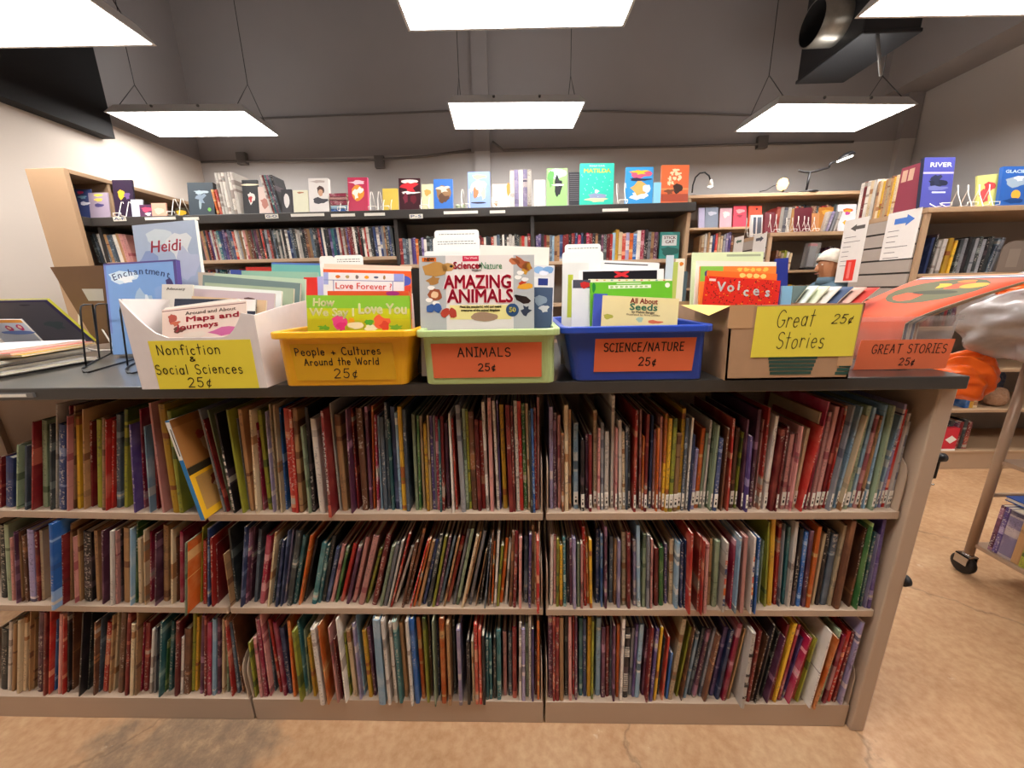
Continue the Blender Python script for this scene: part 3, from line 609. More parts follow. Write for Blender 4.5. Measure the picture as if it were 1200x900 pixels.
# ------------------------------------------------------------------ printed books shown by their covers
def cmat(h, rough=.35, noise=.05, nscale=25, col2=None):
    return mat('print_'+h+('_'+col2 if col2 else '')+('_matt' if rough > .6 else ''), h, rough, noise=noise, nscale=nscale, col2=col2)
def flat_book(name, w, h, t, face, spine=None, art=None, hard=False, label=None, group=None, loc=None, rot=None, mtx=None, spine_side=-1, cat='book', back=None):
    """cover faces -Y, bottom edge centred on the origin, thickness runs to +Y"""
    root = empty(name)
    c = .0022 if hard else .0008; c = min(c, t*.3)
    m = cmat(face) if isinstance(face, str) else face
    ms = m if spine is None else cmat(spine); mbk = ms if back is None else cmat(back)
    b = MB(); x0, x1 = -w/2, w/2
    b.box((x0, 0, 0), (x1, c, h), m); b.box((x0, t-c, 0), (x1, t, h), mbk)
    if spine_side < 0: b.box((x0-.0008, .0002, 0), (x0+c, t-.0002, h), ms)
    else: b.box((x1-c, .0002, 0), (x1+.0008, t-.0002, h), ms)
    T = FRONT(0, 0, 0)
    if art: art(b, w, h, T)
    b.build('cover', root)
    o = .003 if hard else .0005
    lo = x0+c if spine_side < 0 else x0+o; hi = x1-o if spine_side < 0 else x1-c
    if t-2*c > .0006: MB().box((lo, c, o), (hi, t-c, h-o), M('pages')).build('pages', root)
    if mtx is not None: root.matrix_world = mtx
    if loc is not None: root.location = loc
    if rot is not None: root.rotation_euler = rot
    if label: tag(root, label, cat, group)
    return root
def bin_item(name, tl, tr, Y, lean, t, face, label, floor=None, hmax=None, **kw):
    """a cover whose top corners are seen at tl, tr in the plane Y; it leans back by lean degrees and stands on the bin floor"""
    le = math.radians(lean); Yt = Y; z0 = ((CT+.009) if floor is None else floor)+t*math.sin(le)
    for _ in range(3):
        a, b = on_y(*tl, Yt), on_y(*tr, Yt)
        w = (b-a).length; roll = math.atan2(b.z-a.z, b.x-a.x); mid = (a+b)/2
        h = (mid.z-z0)/math.cos(le); Yt = Y+h*math.sin(le)
    mid.y = Yt
    h -= abs(math.sin(roll))*w/2
    Mx = Matrix.Translation(mid) @ Matrix.Rotation(-roll, 4, 'Y') @ Matrix.Rotation(-le, 4, 'X') @ Matrix.Translation((0, 0, -h))
    return flat_book(name, w, h, t, face, label=label, mtx=Mx, **kw)

# ------------------------------------------------------------------ bins on the counter
def rrect(x0, y0, x1, y1, r, n=5):
    P = []
    for cx, cy, a in ((x1-r, y1-r, 0), (x0+r, y1-r, 90), (x0+r, y0+r, 180), (x1-r, y0+r, 270)):
        for k in range(n+1):
            q = math.radians(a+90*k/n); P.append((cx+r*math.cos(q), cy+r*math.sin(q)))
    return P
def plastic_bin(name, xb0, xb1, xt0, xt1, yf, ytf, depth, h, m, label, sign, rot=0):
    """tapered tote with a rolled rim; front bottom edge at yf, front rim at ytf"""
    cx = (xb0+xb1)/2; root = empty(name, (cx, yf, CT), (0, 0, rot))
    xb0 -= cx; xb1 -= cx; xt0 -= cx; xt1 -= cx; ytf -= yf
    bot = rrect(xb0, 0, xb1, depth-.03, .02); top = rrect(xt0+.012, ytf+.012, xt1-.012, depth, .025)
    rim = rrect(xt0, ytf, xt1, depth+.012, .03)
    th = .003
    bi = rrect(xb0+th, th, xb1-th, depth-.03-th, .018); ti = rrect(xt0+.012+th, ytf+.012+th, xt1-.012-th, depth-th, .022)
    n = len(bot); b = MB()
    rings = [[(x, y, 0) for x, y in bi], [(x, y, 0) for x, y in bot], [(x, y, h-.014) for x, y in top], [(x, y, h-.016) for x, y in rim], [(x, y, h) for x, y in rim], [(x, y, h) for x, y in ti], [(x, y, .004) for x, y in bi]]
    rings[0] = [(x, y, 0) for x, y in bot]; rings = rings[1:]
    vs = [p for r in rings for p in r]; fs = []
    for i in range(len(rings)-1):
        for j in range(n): k = (j+1) % n; fs.append((i*n+j, i*n+k, (i+1)*n+k, (i+1)*n+j))
    fs.append(tuple(range(n))[::-1]); fs.append(tuple(range((len(rings)-1)*n, len(rings)*n)))
    b.add(vs, fs, m, False); o = b.build('tub', root, bevel=.003)
    # sign taped on the sloping front
    k = math.atan2(ytf+.012, h-.014)
    tilt = Vector((0, ytf+.012, h-.014)).normalized()
    def front(z): return (ytf+.012)*z/(h-.014)-.0012
    sign(root, front, tilt, xb0, xb1, h)
    return tag(root, label, 'bin')
def sign_sheet(root, x0, z0, x1, z1, front, tilt, m, lines, pen=.0022, skew=0, seed=1, name='sign', label=None):
    T = TM(((x0+x1)/2, front((z0+z1)/2), (z0+z1)/2), (1, 0, skew), tilt)
    w, h = x1-x0, (z1-z0)/tilt.z
    b = MB(); b.box((-w/2, -h/2, -.0006), (w/2, h/2, 0), m, T)
    for txt, size, cx, cy, wd, sl in lines: write(b, txt, size*h, M('ink'), T, cx*w, cy*h, wd*w, pen, sl, seed)
    o = b.build(name, root)
    if label: o['label'] = label
    return o
mat('plastic_yellow', 'f2b41c', .32, noise=.03, nscale=6, spec=.5); mat('plastic_green', 'b9cf8c', .34, noise=.03, nscale=6)
mat('plastic_blue', '2a4ab0', .32, noise=.06, nscale=6); mat('paper_yellow', 'e6d23a', .7, noise=.03); mat('paper_orange', 'f0764a', .7, noise=.03)
mat('tape_yellow', 'e8b428', .25, noise=.05); mat('paper_lemon', 'ead848', .6, noise=.04)
mat('card_white', 'e0d6d2', .7, noise=.06, nscale=40); mat('kraft', 'b08a68', .75, noise=.12, nscale=30); mat('kraft_dark', '6a4c34', .8, noise=.1, nscale=14)
mat('print_green', '264a40', .6, noise=.2, nscale=40); mat('index_card', 'f2f0ea', .5, noise=.02)

def px_bin(bl, br, tl, tr, yf, ytf):
    a, b = on_y(*bl, yf), on_y(*br, yf); c, d = on_y(*tl, ytf), on_y(*tr, ytf)
    return a.x, b.x, c.x, d.x, (c.z+d.z)/2-CT
x0, x1, t0, t1, h = px_bin((333, 451), (477, 451), (309, 389), (484, 388), -.045, -.07)
def s_yellow(root, front, tilt, a, b, h):
    sign_sheet(root, a+.035, .014, b-.022, h-.028, front, tilt, M('tape_yellow'),
               [('People + Cultures', .2, -.04, .30, .84, 0), ('Around the World', .19, -.02, .02, .74, .05), ('25\u00a2', .26, .0, -.30, .24, .1)], .0022, seed=4)
plastic_bin('yellow_bin', x0, x1, t0, t1, -.045, -.07, .33, h, M('plastic_yellow'), 'yellow plastic bin marked People and Cultures Around the World 25 cents', s_yellow)
x0, x1, t0, t1, h = px_bin((499, 449), (650, 449), (484, 388), (658, 385), -.047, -.07)
def s_green(root, front, tilt, a, b, h):
    sign_sheet(root, a+.02, .016, b-.03, h-.03, front, tilt, M('paper_orange'), [('ANIMALS', .25, -.02, .24, .48, 0), ('25\u00a2', .2, .0, -.2, .16, 0)], .0026, seed=5)
plastic_bin('green_bin', x0, x1, t0, t1, -.047, -.07, .34, h, M('plastic_green'), 'pale green plastic bin with an orange ANIMALS 25 cent sign', s_green)
x0, x1, t0, t1, h = px_bin((672, 446), (824, 446), (656, 384), (842, 380), -.03, -.055)
def s_blue(root, front, tilt, a, b, h):
    sign_sheet(root, a+.045, .022, b-.03, h-.028, front, tilt, M('paper_orange'), [('SCIENCE/NATURE', .24, -.01, .24, .8, 0), ('25\u00a2', .24, .04, -.2, .18, 0)], .0026, seed=6)
plastic_bin('blue_bin', x0, x1, t0, t1, -.03, -.055, .32, h, M('plastic_blue'), 'blue plastic bin with an orange SCIENCE/NATURE 25 cent sign', s_blue)

# white cardboard box with a dipped front
root = empty('cardboard_box', (-.79, -.055, CT)); bw = .148; H = .205; D = .30
b = MB(); cw = M('card_white')
def wall_poly(poly, y0, y1): b.prism([(x, z) for x, z in poly], y0, y1, cw, 'y')
wall_poly([(-bw, 0), (bw, 0), (bw, .165), (bw-.028, .17)]+[(bw-.028-.05*k/4, .17-.052*math.sin(k/4*math.pi/2)) for k in range(1, 5)]+[(-bw+.09-.0*k, .118) for k in (1,)]+[(-bw+.08-.07*k/4, .12+.07*(k/4)**1.4) for k in range(1, 5)]+[(-bw, H)], 0, .004)
wall_poly([(-bw-.09, 0), (bw, 0), (bw, .2), (-bw-.09, .2)], D, D+.004)
b.add([(-bw, .004, 0), (-bw-.09, D, 0), (-bw-.09, D, .2), (-bw, .004, H), (-bw+.004, .004, 0), (-bw-.086, D, 0), (-bw-.086, D, .2), (-bw+.004, .004, H)], [(0, 3, 2, 1), (4, 5, 6, 7), (0, 1, 5, 4), (3, 7, 6, 2), (0, 4, 7, 3), (1, 2, 6, 5)], cw)
b.prism([(.004, 0), (D, 0), (D, .2), (.1, .18), (.004, .165)], bw-.004, bw, cw, 'x')
b.add([(-bw, .004, .0), (bw-.004, .004, .0), (bw-.004, D, .0), (-bw-.088, D, .0), (-bw, .004, .004), (bw-.004, .004, .004), (bw-.004, D, .004), (-bw-.088, D, .004)], [(3, 2, 1, 0), (4, 5, 6, 7)], cw)
pt = mat('card_print', 'b8a8a4', .7, noise=.1)
for i in range(9):      # faint printed chevrons on the inside of the far right wall
    z = .1+.01*i
    b.tube([(bw-.0045, .12+.017*i, .155), (bw-.0045, .135+.017*i, .175)], .0006, pt, 4); b.tube([(bw-.0045, .15+.015*i, .155), (bw-.0045, .135+.017*i, .175)], .0006, pt, 4)
b.build('box_body', root)
sign_sheet(root, -bw+.043, .0, bw-.018, .112, lambda z: -.0012, Vector((0, 0, 1)), M('paper_yellow'),
           [('Nonfiction', .2, -.12, .32, .62, 0), ('&', .1, -.1, .13, .06, 0), ('Social Sciences', .2, -.06, -.08, .86, 0), ('25\u00a2', .2, -.08, -.36, .24, .05)], .0022, seed=7)
tag(root, 'white cardboard box with a yellow Nonfiction and Social Sciences 25 cent sign', 'box')

# brown taped cardboard box
a, c, t0, t1, h = px_bin((838, 445), (993, 444), (838, 355), (1007, 358), -.042, -.045)
a = t0 = .403
root = empty('cardboard_box', ((a+c)/2, -.042, CT)); W2 = (c-a)/2; W3 = W2+.006; D = .36
b = MB(); kr = M('kraft')
fr = [(-W2, 0), (W2, 0), (W3, h), (-W3, h-.002)]
b.prism(fr, 0, .005, kr, 'y'); b.prism(fr, D-.005, D, kr, 'y')
for s in (-1, 1):
    b.add([(s*W2, 0, 0), (s*W2, D, 0), (s*W3, D, h-.01), (s*W3, 0, h-.002), (s*(W2-.005), 0, 0), (s*(W2-.005), D, 0), (s*(W3-.005), D, h-.01), (s*(W3-.005), 0, h-.002)],
          [(0, 1, 2, 3), (4, 7, 6, 5), (0, 4, 5, 1), (1, 5, 6, 2), (2, 6, 7, 3), (3, 7, 4, 0)], kr)
b.box((-W2, 0, 0), (W2, D, .005), kr)
pg = M('print_green')
for k in range(5):     # dark green printed bands low on the front
    b.box((-W2+.09+.002*k, -.0006, .012+.0085*(4-k)), (W2-.075-.002*k, 0, .0185+.0085*(4-k)), pg)
    b.box((W2-.03+.003*(k), -.0006, .01+.0085*k), (W2-.002+.0015*k, 0, .0165+.0085*k), pg)
b.box((-W3-.002, -.0008, h-.05), (-W3+.05, -.0002, h), mat('packing_tape', 'c49a70', .15, noise=.1, nscale=12))
b.box((W3-.035, -.0008, .03), (W3-.003, -.0002, h-.003), M('packing_tape'))
b.add([(-W3, .0, h-.001), (-W3, .16, h-.004), (-W3-.045, .15, h-.004), (-W3-.04, .01, h-.022)], [(0, 1, 2, 3), (3, 2, 1, 0)], mat('paper_flap', 'd8b860', .7, noise=.08))
b.build('box_body', root)
sign_sheet(root, -W2+.05, .052, W2+.0, h-.004, lambda z: -.0014, Vector((0, 0, 1)), M('paper_lemon'),
           [('Great', .32, -.12, .26, .36, .18), ('25\u00a2', .17, .33, .24, .2, .25), ('Stories', .32, -.04, -.16, .46, .15)], .0017, seed=8)
tag(root, 'brown cardboard box with a lemon Great Stories 25 cent sheet', 'box')

# clear plastic bin
mat('clear_plastic', 'b4aca8', .12, noise=.02, alpha=.45, spec=.6)
a, c, t0, t1, h = px_bin((998, 433), (1106, 433), (1004, 378), (1122, 376), .045, .04)
root = empty('clear_bin', ((a+c)/2, .045, CT)); W2 = (c-a)/2; h = .13; D = .40
bot = rrect(-W2, 0, W2, D-.02, .015); top = rrect(-W2-.006, -.01, W2+.006, D, .02); rim = rrect(-W2-.012, -.016, W2+.012, D+.006, .022)
n = len(bot); rings = [[(x, y, .001) for x, y in bot], [(x, y, h-.01) for x, y in top], [(x, y, h-.01) for x, y in rim], [(x, y, h) for x, y in rim], [(x, y, h) for x, y in top]]
b = MB(); vs = [p for r in rings for p in r]
fs = [(i*n+j, i*n+(j+1) % n, (i+1)*n+(j+1) % n, (i+1)*n+j) for i in range(4) for j in range(n)]; fs.append(tuple(range(n))[::-1])
b.add(vs, fs, M('clear_plastic')); b.build('tub', root)
sign_sheet(root, -W2+.002, .002, W2-.0, .075, lambda z: -.0022-.01*z/h, Vector((0, -.08, 1)).normalized(), M('paper_orange'), [('GREAT STORIES', .3, .04, .2, .8, 0), ('25\u00a2', .24, .06, -.24, .17, 0)], .002, seed=9)
tag(root, 'clear plastic bin with an orange GREAT STORIES 25 cent sign', 'bin')

# ------------------------------------------------------------------ books in the yellow bin
K = M
def title(txt, size, m, y, bold=.0, x=0, width=None, shear=0):
    def f(b, w, h, T): b.text(txt, size, K(m) if isinstance(m, str) and m in MATS else cmat(m), T @ Matrix.Translation((x*w, h-y, .0004)), bold=bold, width=width*w if width else None, shear=shear)
    return f
def arts(*fs):
    def f(b, w, h, T):
        for q in fs: q(b, w, h, T)
    return f
def blobs(*L):
    """(x share of width, y below top, rx, ry, colour, jag)"""
    def f(b, w, h, T):
        for i, (x, y, rx, ry, c, *j) in enumerate(L): b.blob(x*w, h-y, rx, ry, cmat(c), T, 14, j[0] if j else .1, i, (j[1] if len(j) > 1 else 0), .0003+.00005*(i % 5))
    return f
def rects(*L):
    def f(b, w, h, T):
        for x0, y0, x1, y1, c in L: b.rect(x0*w, h-min(y1, h-.0005), x1*w, h-y0, cmat(c), T, .00025)
    return f
def arcword(txt, size, m, y0, rad, a0, a1, bold=.001):
    def f(b, w, h, T):
        n = len(txt)
        for i, ch in enumerate(txt):
            if ch == ' ': continue
            a = math.radians(a0+(a1-a0)*i/max(1, n-1)); p = (rad*math.sin(a), h-y0-rad+rad*math.cos(a), .0004)
            b.text(ch, size, cmat(m), T @ Matrix.Translation(p) @ Matrix.Rotation(-a, 4, 'Z'), bold=bold)
    return f
g_ = 'books in the yellow bin'
love = arts(rects((-.5, .03, .5, .2, 'c8cc20'), (-.5, .055, .5, .2, 'd8d028')),
            title('How', .026, 'fbf6c4', .017, .0012, -.34, shear=.1), title('We Say I', .026, 'fbf6c4', .040, .0012, -.255, .43), title('Love You', .034, 'fbf6c4', .032, .0016, .235, .46),
            blobs((-.19, .062, .017, .016, 'e04880', .3), (-.17, .072, .012, .01, 'd83070', .3), (.22, .062, .018, .016, 'f06840', .3), (.25, .07, .012, .011, 'e04830', .3), (-.02, .07, .02, .009, 'f0e0b0', .2), (.12, .076, .016, .007, 'f0e8c0', .2),
                  (.1, .062, .01, .007, '58a830', .3), (-.07, .058, .008, .007, 'f0a020', .3), (.36, .074, .014, .007, '7ab030', .4), (-.34, .076, .014, .006, '6aa828', .4)))
bin_item('picture_book', (359, 346), (480, 346.5), -.004, 8, .006, '8cc63a', 'lime green cover reading How We Say I Love You, front of the yellow bin', art=love, group=g_, hard=True, spine='8cc63a')
bin_item('picture_book', (384, 341), (479, 341), .018, 8, .006, 'e85a30', 'orange red book showing only its top edge behind How We Say I Love You', art=blobs((.3, .006, .016, .006, 'b03080', .1)), group=g_)
women = arts(rects((-.5, 0, -.44, .03, 'a8b0e0'), (.38, 0, .5, .018, '9aa4e0'), (-.5, .018, .5, .0195, '7a80b0'), (-.38, .018, -.37, .12, '7a80b0'), (.36, .018, .37, .12, '7a80b0')),
             title('Love Forever ?', .022, 'd83a30', .033, -.0004, .0, .7), blobs((-.32, .010, .006, .004, 'e07830'), (-.2, .010, .005, .004, 'b8a070'), (-.08, .010, .004, .005, '80706a'), (.04, .010, .006, .004, 'f0a020'), (.16, .010, .006, .003, '606880'), (.26, .010, .003, .005, 'a08050')))
bin_item('picture_book', (379, 319), (473, 321), .05, 9, .006, 'f0ecea', 'white book with red outline title and lavender corners in the yellow bin', art=women, group=g_)
bin_item('picture_book', (372, 324), (390, 324), .075, 9, .004, 'b4b4e4', 'pale lavender booklet edge left of the white book in the yellow bin', group=g_)
bin_item('picture_book', (379, 313.5), (482, 316), .10, 9, .006, 'e8602c', 'orange patterned book with blue triangles standing behind the white one', art=arts(rects((-.5, 0, .5, .004, 'f4e0c8')), blobs((.44, .03, .012, .014, '4858b0', .2), (.46, .05, .01, .01, 'd04028', .2))), group=g_)
bin_item('picture_book', (380, 309), (482, 312), .13, 9, .005, 'f0d8c0', 'cream orange book last but one in the yellow bin', group=g_)
def index_card(tl, tr, Y, label, lean=6, lines=3, group=None, h=.2):
    a, b = on_y(*tl, Y), on_y(*tr, Y); w = (b-a).length; mid = (a+b)/2; h = min(.4, mid.z-CT-.008); Y += h*math.sin(math.radians(lean)); a, b = on_y(*tl, Y), on_y(*tr, Y); w = (b-a).length; mid = (a+b)/2; h = min(.4, (mid.z-CT-.011)/math.cos(math.radians(lean)))
    m = MB(); r = .008
    poly = [(-w/2, 0), (w/2, 0), (w/2, h-r)]+[(w/2-r+r*math.cos(q*math.pi/8), h-r+r*math.sin(q*math.pi/8)) for q in range(1, 5)]+[(-w/2+r-r*math.sin(q*math.pi/8), h-r+r*math.cos(q*math.pi/8)) for q in range(0, 5)]
    m.prism(poly, 0, .0012, M('index_card'), 'y')
    q = random.Random(len(label)); T = FRONT(0, 0, 0)
    for k in range(lines):
        x = -w*.4
        while x < w*.38:
            l = q.uniform(.003, .009); m.rect(x, h-.012-.006*k, min(x+l, w*.42), h-.0105-.006*k, M('ink'), T, .0002); x += l+.002
    o = m.build('divider_card'); le = math.radians(lean)
    o.matrix_world = Matrix.Translation(mid) @ Matrix.Rotation(-le, 4, 'X') @ Matrix.Translation((0, 0, -h))
    return tag(o, label, 'divider card', group)
index_card((391, 298), (425, 300), .17, 'white index card with two printed lines sticking up from the yellow bin', lines=2)
index_card((374, 300), (391, 300), .19, 'small blank white card beside the printed index card in the yellow bin', lines=0)
bin_item('picture_book', (482, 344), (490, 344), .12, 5, .012, 'f0ece6', 'white edged book at the end of the yellow bin beside the black book', group=g_)

# ------------------------------------------------------------------ green bin
g_ = 'books in the pale green bin'
def animals(b, w, h, T):
    red = cmat('c8203c'); dk = M('ink')
    b.rect(-.27*w, h-.20, .32*w, h-.0, cmat('e2d8d2'), T, .0002)
    b.blob(-.36*w, h-.03, .03, .016, cmat('b88848'), T, 16, .12, 3); b.blob(-.25*w, h-.026, .016, .009, cmat('c09050'), T, 12, .1, 5); b.blob(-.22*w, h-.024, .004, .003, dk, T, 8, 0, 1, 0, .0006)
    b.blob(-.38*w, h-.056, .014, .01, cmat('a87840'), T, 12, .3, 8)
    b.rect(-.475*w, h-.013, -.35*w, h-.004, cmat('e87828'), T, .0005); b.text('NEW', .010, M('ink'), T @ Matrix.Translation((-.41*w, h-.0085, .0008)), bold=.0005)
    b.rect(-.12*w, h-.013, .02*w, h-.001, cmat('d0284c'), T, .0005); b.text('The Week', .007, cmat('f0d0d0'), T @ Matrix.Translation((-.05*w, h-.006, .0008)))
    b.text('Science', .022, red, T @ Matrix.Translation((-.09*w, h-.023, .0008)), bold=.0006, width=.22*w)
    b.text('+', .018, dk, T @ Matrix.Translation((.03*w, h-.024, .0008)), bold=.0006)
    b.text('Nature', .022, cmat('3a8050'), T @ Matrix.Translation((.13*w, h-.024, .0008)), width=.18*w)
    b.text('PRESENTS', .005, dk, T @ Matrix.Translation((.0, h-.034, .0008)), bold=.0003)
    for i, (tx, y, wd, cx) in enumerate((('AMAZING', .061, .58, .01), ('ANIMALS', .093, .57, .03))):
        b.text(tx, .044, cmat('f4e8e4'), T @ Matrix.Translation((cx*w, h-y, .0006)), bold=.0026, width=(wd+.014)*w)
        b.text(tx, .042, red, T @ Matrix.Translation((cx*w, h-y, .0010)), bold=.0012, width=wd*w)
    b.rect(-.24*w, h-.145, .3*w, h-.112, cmat('e8d890'), T, .0004)
    b.text('Meet the wonderful, wild and weird', .0075, dk, T @ Matrix.Translation((.03*w, h-.116, .0008)), bold=.0002, width=.36*w)
    b.text('creatures of the animal kingdom', .0075, dk, T @ Matrix.Translation((.03*w, h-.124, .0008)), bold=.0002, width=.34*w)
    b.blob(.31*w, h-.124, .015, .015, cmat('2c4870'), T, 20, 0, 1, 0, .0008); b.text('50', .016, cmat('f0e070'), T @ Matrix.Translation((.31*w, h-.124, .0012)), bold=.0006)
    b.blob(.06*w, h-.139, .03, .011, cmat('a08068'), T, 16, .1, 2, 0, .0007)
    for s in (-1, 1): b.blob(-.245*w+s*.008, h-.128, .010, .012, cmat('b04030'), T, 10, .25, 4, s*.5, .0008); b.blob(-.38*w+s*.008, h-.118, .009, .011, cmat('3a5a98'), T, 10, .25, 6, s*.5, .0008)
    b.blob(-.37*w, h-.088, .017, .015, cmat('9a5030'), T, 14, .15, 7); b.blob(-.37*w, h-.088, .009, .008, cmat('e8c098'), T, 10, .1, 8, 0, .0006)
    b.blob(.40*w, h-.02, .026, .010, cmat('a85a38'), T, 16, .3, 9, -.5); b.blob(.33*w, h-.014, .012, .008, cmat('c07048'), T, 12, .2, 10); b.blob(.43*w, h-.03, .012, .012, cmat('c89030'), T, 12, .4, 11)
    b.blob(.42*w, h-.07, .018, .007, cmat('e0a030'), T, 12, .3, 12); b.blob(.4*w, h-.062, .012, .004, cmat('b83820'), T, 12, .3, 13, .3)
    b.blob(.40*w, h-.10, .020, .008, cmat('2a1c1a'), T, 14, .2, 14, -.4); b.tube([T @ Vector((.34*w, h-.09, .001)), T @ Vector((.37*w, h-.092, .001)), T @ Vector((.4*w, h-.1, .001))], .0008, cmat('2a1c1a'), 4)
    b.blob(.43*w, h-.125, .01, .01, cmat('30384a'), T, 12, .4, 15)
    for x, y in ((-.40, .072), (-.42, .1), (.38, .04), (.36, .05), (.42, .055), (-.36, .107)): b.blob(x*w, h-y, .008, .005, cmat('f2ece6'), T, 12, .1, 2, 0, .0005)
bin_item('magazine_book', (491, 300), (626, 298.5), -.02, 9, .018, 'b4b4b4', 'grey AMAZING ANIMALS cover with red capitals, front of the green bin', art=animals, group=g_, spine='8a8078')
bin_item('picture_book', (482, 315), (500, 314), .03, 9, .02, '2a2624', 'black spined thick book tucked behind AMAZING ANIMALS', group=g_)
bin_item('picture_book', (600, 336), (648, 337), .02, 8, .005, '4a5c78', 'slate blue book with cloudy cover at the end of the green bin', art=blobs((.2, .03, .014, .012, '90a0b0', .3), (.3, .05, .012, .008, 'd0d0d0', .3)), group=g_)
bin_item('picture_book', (600, 324), (644, 325), .06, 8, .005, 'e8e4e0', 'pale book with a navy band in the green bin', art=rects((.2, .003, .46, .02, '2c3a80')), group=g_)
bin_item('picture_book', (598, 310), (650, 311), .10, 8, .005, 'dcd8d6', 'pale book with blue scalloped arches in the green bin', art=blobs((.15, .012, .014, .009, '8ab0d8'), (.36, .012, .014, .009, '7aa4d0'), (.26, .02, .012, .006, 'e8e8f0')), group=g_)
bin_item('picture_book', (563, 287), (644, 290), .16, 8, .006, 'ece6da', 'wide cream folder standing behind the cards in the green bin', group=g_)
index_card((497, 294), (556, 294), .13, 'wide white divider card lowest of three in the green bin', lines=0)
index_card((507, 277), (562, 279), .17, 'white divider card middle of three in the green bin', lines=2)
index_card((509, 270), (561, 269), .21, 'tallest white divider card at the back of the green bin', lines=1, h=.26)

# ------------------------------------------------------------------ blue bin
g_ = 'books in the blue bin'
seeds = arts(rects((-.5, 0, .5, .3, 'f0dca0')), title('All About', .017, 'a83828', .010, .0004, .04, .36), title('Seeds', .021, '4a8868', .024, .0012, .04, .36), title('by Melvin Berger', .0075, '70604a', .035, .0002, .04, .3),
             title('Illustrated by Anna DiVito', .006, '806850', .041, .0001, .04, .44), blobs((-.42, .048, .010, .006, 'b8b048', .3), (.0, .052, .008, .006, 'b0c8b0', .2), (.2, .056, .016, .004, 'e07050', .3)))
bin_item('picture_book', (707, 346), (796, 350), -.012, 10, .004, 'f0dca0', 'cream All About Seeds booklet at the front of the blue bin', art=seeds, group=g_)
bin_item('picture_book', (697, 344), (712, 344.5), .01, 10, .014, '4858b8', 'thick periwinkle blue book behind All About Seeds', group=g_)
bin_item('picture_book', (692, 331), (788, 329), .03, 10, .006, '6cbc30', 'bright green science book with white title lines in the blue bin', group=g_,
         art=arts(rects((-.28, .008, .24, .016, 'eef2d8'), (-.18, .003, .12, .0055, 'dce8c0')), blobs(*[(-.24+.06*k, .012, .004, .0025, 'a8cc80', .3) for k in range(8)]), blobs((-.46, .012, .004, .012, '208038', .2), (.44, .01, .006, .006, 'f0f0e0', 0))))
bin_item('picture_book', (690, 327), (787, 327), .055, 10, .005, 'ece4cc', 'cream book with coloured dots along its top behind the green science book', group=g_, art=blobs(*[(-.4+.09*k, .003, .003, .0018, ('e08070', 'd8c060', '80b0a0')[k % 3]) for k in range(10)]))
bin_item('picture_book', (671, 328), (692, 328), .04, 10, .006, 'f0eeec', 'white book with a red corner at the left of the blue bin', group=g_, art=arts(rects((-.48, .0, .5, .02, '50505c')), blobs((.2, .012, .012, .008, 'd03030', .3))))
bin_item('picture_book', (679, 317), (778, 315), .09, 9, .005, 'f2f0f0', 'white framed black cover with a red mark in the blue bin', group=g_, art=arts(rects((-.46, .003, .42, .05, '1c1a20')), blobs((.0, .012, .02, .004, 'd83038', .1, .35), (.0, .012, .02, .004, 'd83038', .1, -.35))))
bin_item('picture_book', (706, 305), (773, 308), .13, 8, .006, 'f0eeec', 'plain white folder behind the black cover in the blue bin', group=g_, art=rects((-.46, .006, .3, .0085, '303038')))
bin_item('picture_book', (660, 308), (690, 308), .12, 6, .006, 'e8e6e0', 'white book with olive stripes at the back left of the blue bin', group=g_, art=rects((-.3, .03, -.1, .14, 'b8c040')))
index_card((659, 294), (707, 296), .16, 'white divider card with a blue splash drawing in the blue bin', lines=0)
index_card((662, 285), (704, 287), .20, 'tallest white divider card at the back of the blue bin', lines=1)
for i, (xl, xr, yt, c, lb) in enumerate(((782, 790, 299, 'c8d4dc', 'pale blue booklet standing edge on behind the blue bin'), (788, 795, 307, 'b8c060', 'olive booklet standing edge on behind the blue bin'), (793, 803, 303, 'e8dccc', 'cream booklet with orange bird standing edge on behind the blue bin'), (798, 806, 318, '485864', 'dark slate booklet standing edge on behind the blue bin'))):
    bin_item('picture_book', (xl, yt), (xr, yt), .30+.02*i, 4, .006, c, lb, art=blobs((.1, .016, .006, .006, 'e08030', .2)) if i == 2 else None, group='booklets behind the blue bin', floor=CT)

# ------------------------------------------------------------------ brown box
g_ = 'books in the brown box'
def voices(b, w, h, T):
    q = random.Random(2)
    for k in range(170):
        x, y = q.uniform(-.49, .49)*w, h-q.uniform(.002, .07); b.blob(x, y, q.uniform(.001, .0028), q.uniform(.0006, .0014), M('ink') if q.random() < .7 else cmat('f0a020'), T, 6, .4, k, q.random()*3, .0004)
    for ch, x, dy, s, bo in (('V', -.29, .0, .034, .0014), ('o', -.16, -.001, .034, .0016), ('i', -.055, -.006, .034, .0006), ('c', .05, .008, .032, .0014), ('e', .185, .004, .036, .0006), ('s', .34, .006, .032, .0018)):
        b.text(ch, s, cmat('f6f2ee'), T @ Matrix.Translation((x*w, h-.026-dy, .001)), bold=bo)
    b.rect(-.46*w, h-.012, -.37*w, h-.006, cmat('f0d0cc'), T, .0006)
bin_item('picture_book', (828, 323.3), (915, 329), .10, 9, .006, 'e02c20', 'red Voices book with black specks at the front of the brown box', art=voices, group=g_, hard=True, spine='e02c20')
bin_item('picture_book', (830, 317), (911, 321), .125, 9, .005, 'f0742c', 'orange book peeking over the red Voices book', group=g_, art=blobs(*[(.0+.1*k, .008, .008, .006, 'f6d878', .1) for k in range(4)]))
bin_item('picture_book', (821, 312), (910, 312), .15, 9, .005, 'f08a3c', 'orange book with yellow scroll lettering in the brown box', group=g_, art=arts(rects((-.5, 0, -.2, .04, '8cc850')), blobs((-.4, .02, .009, .01, '504878', .1), *[(.02+.085*k, .009, .007, .005, 'f4c858', .3) for k in range(5)])))
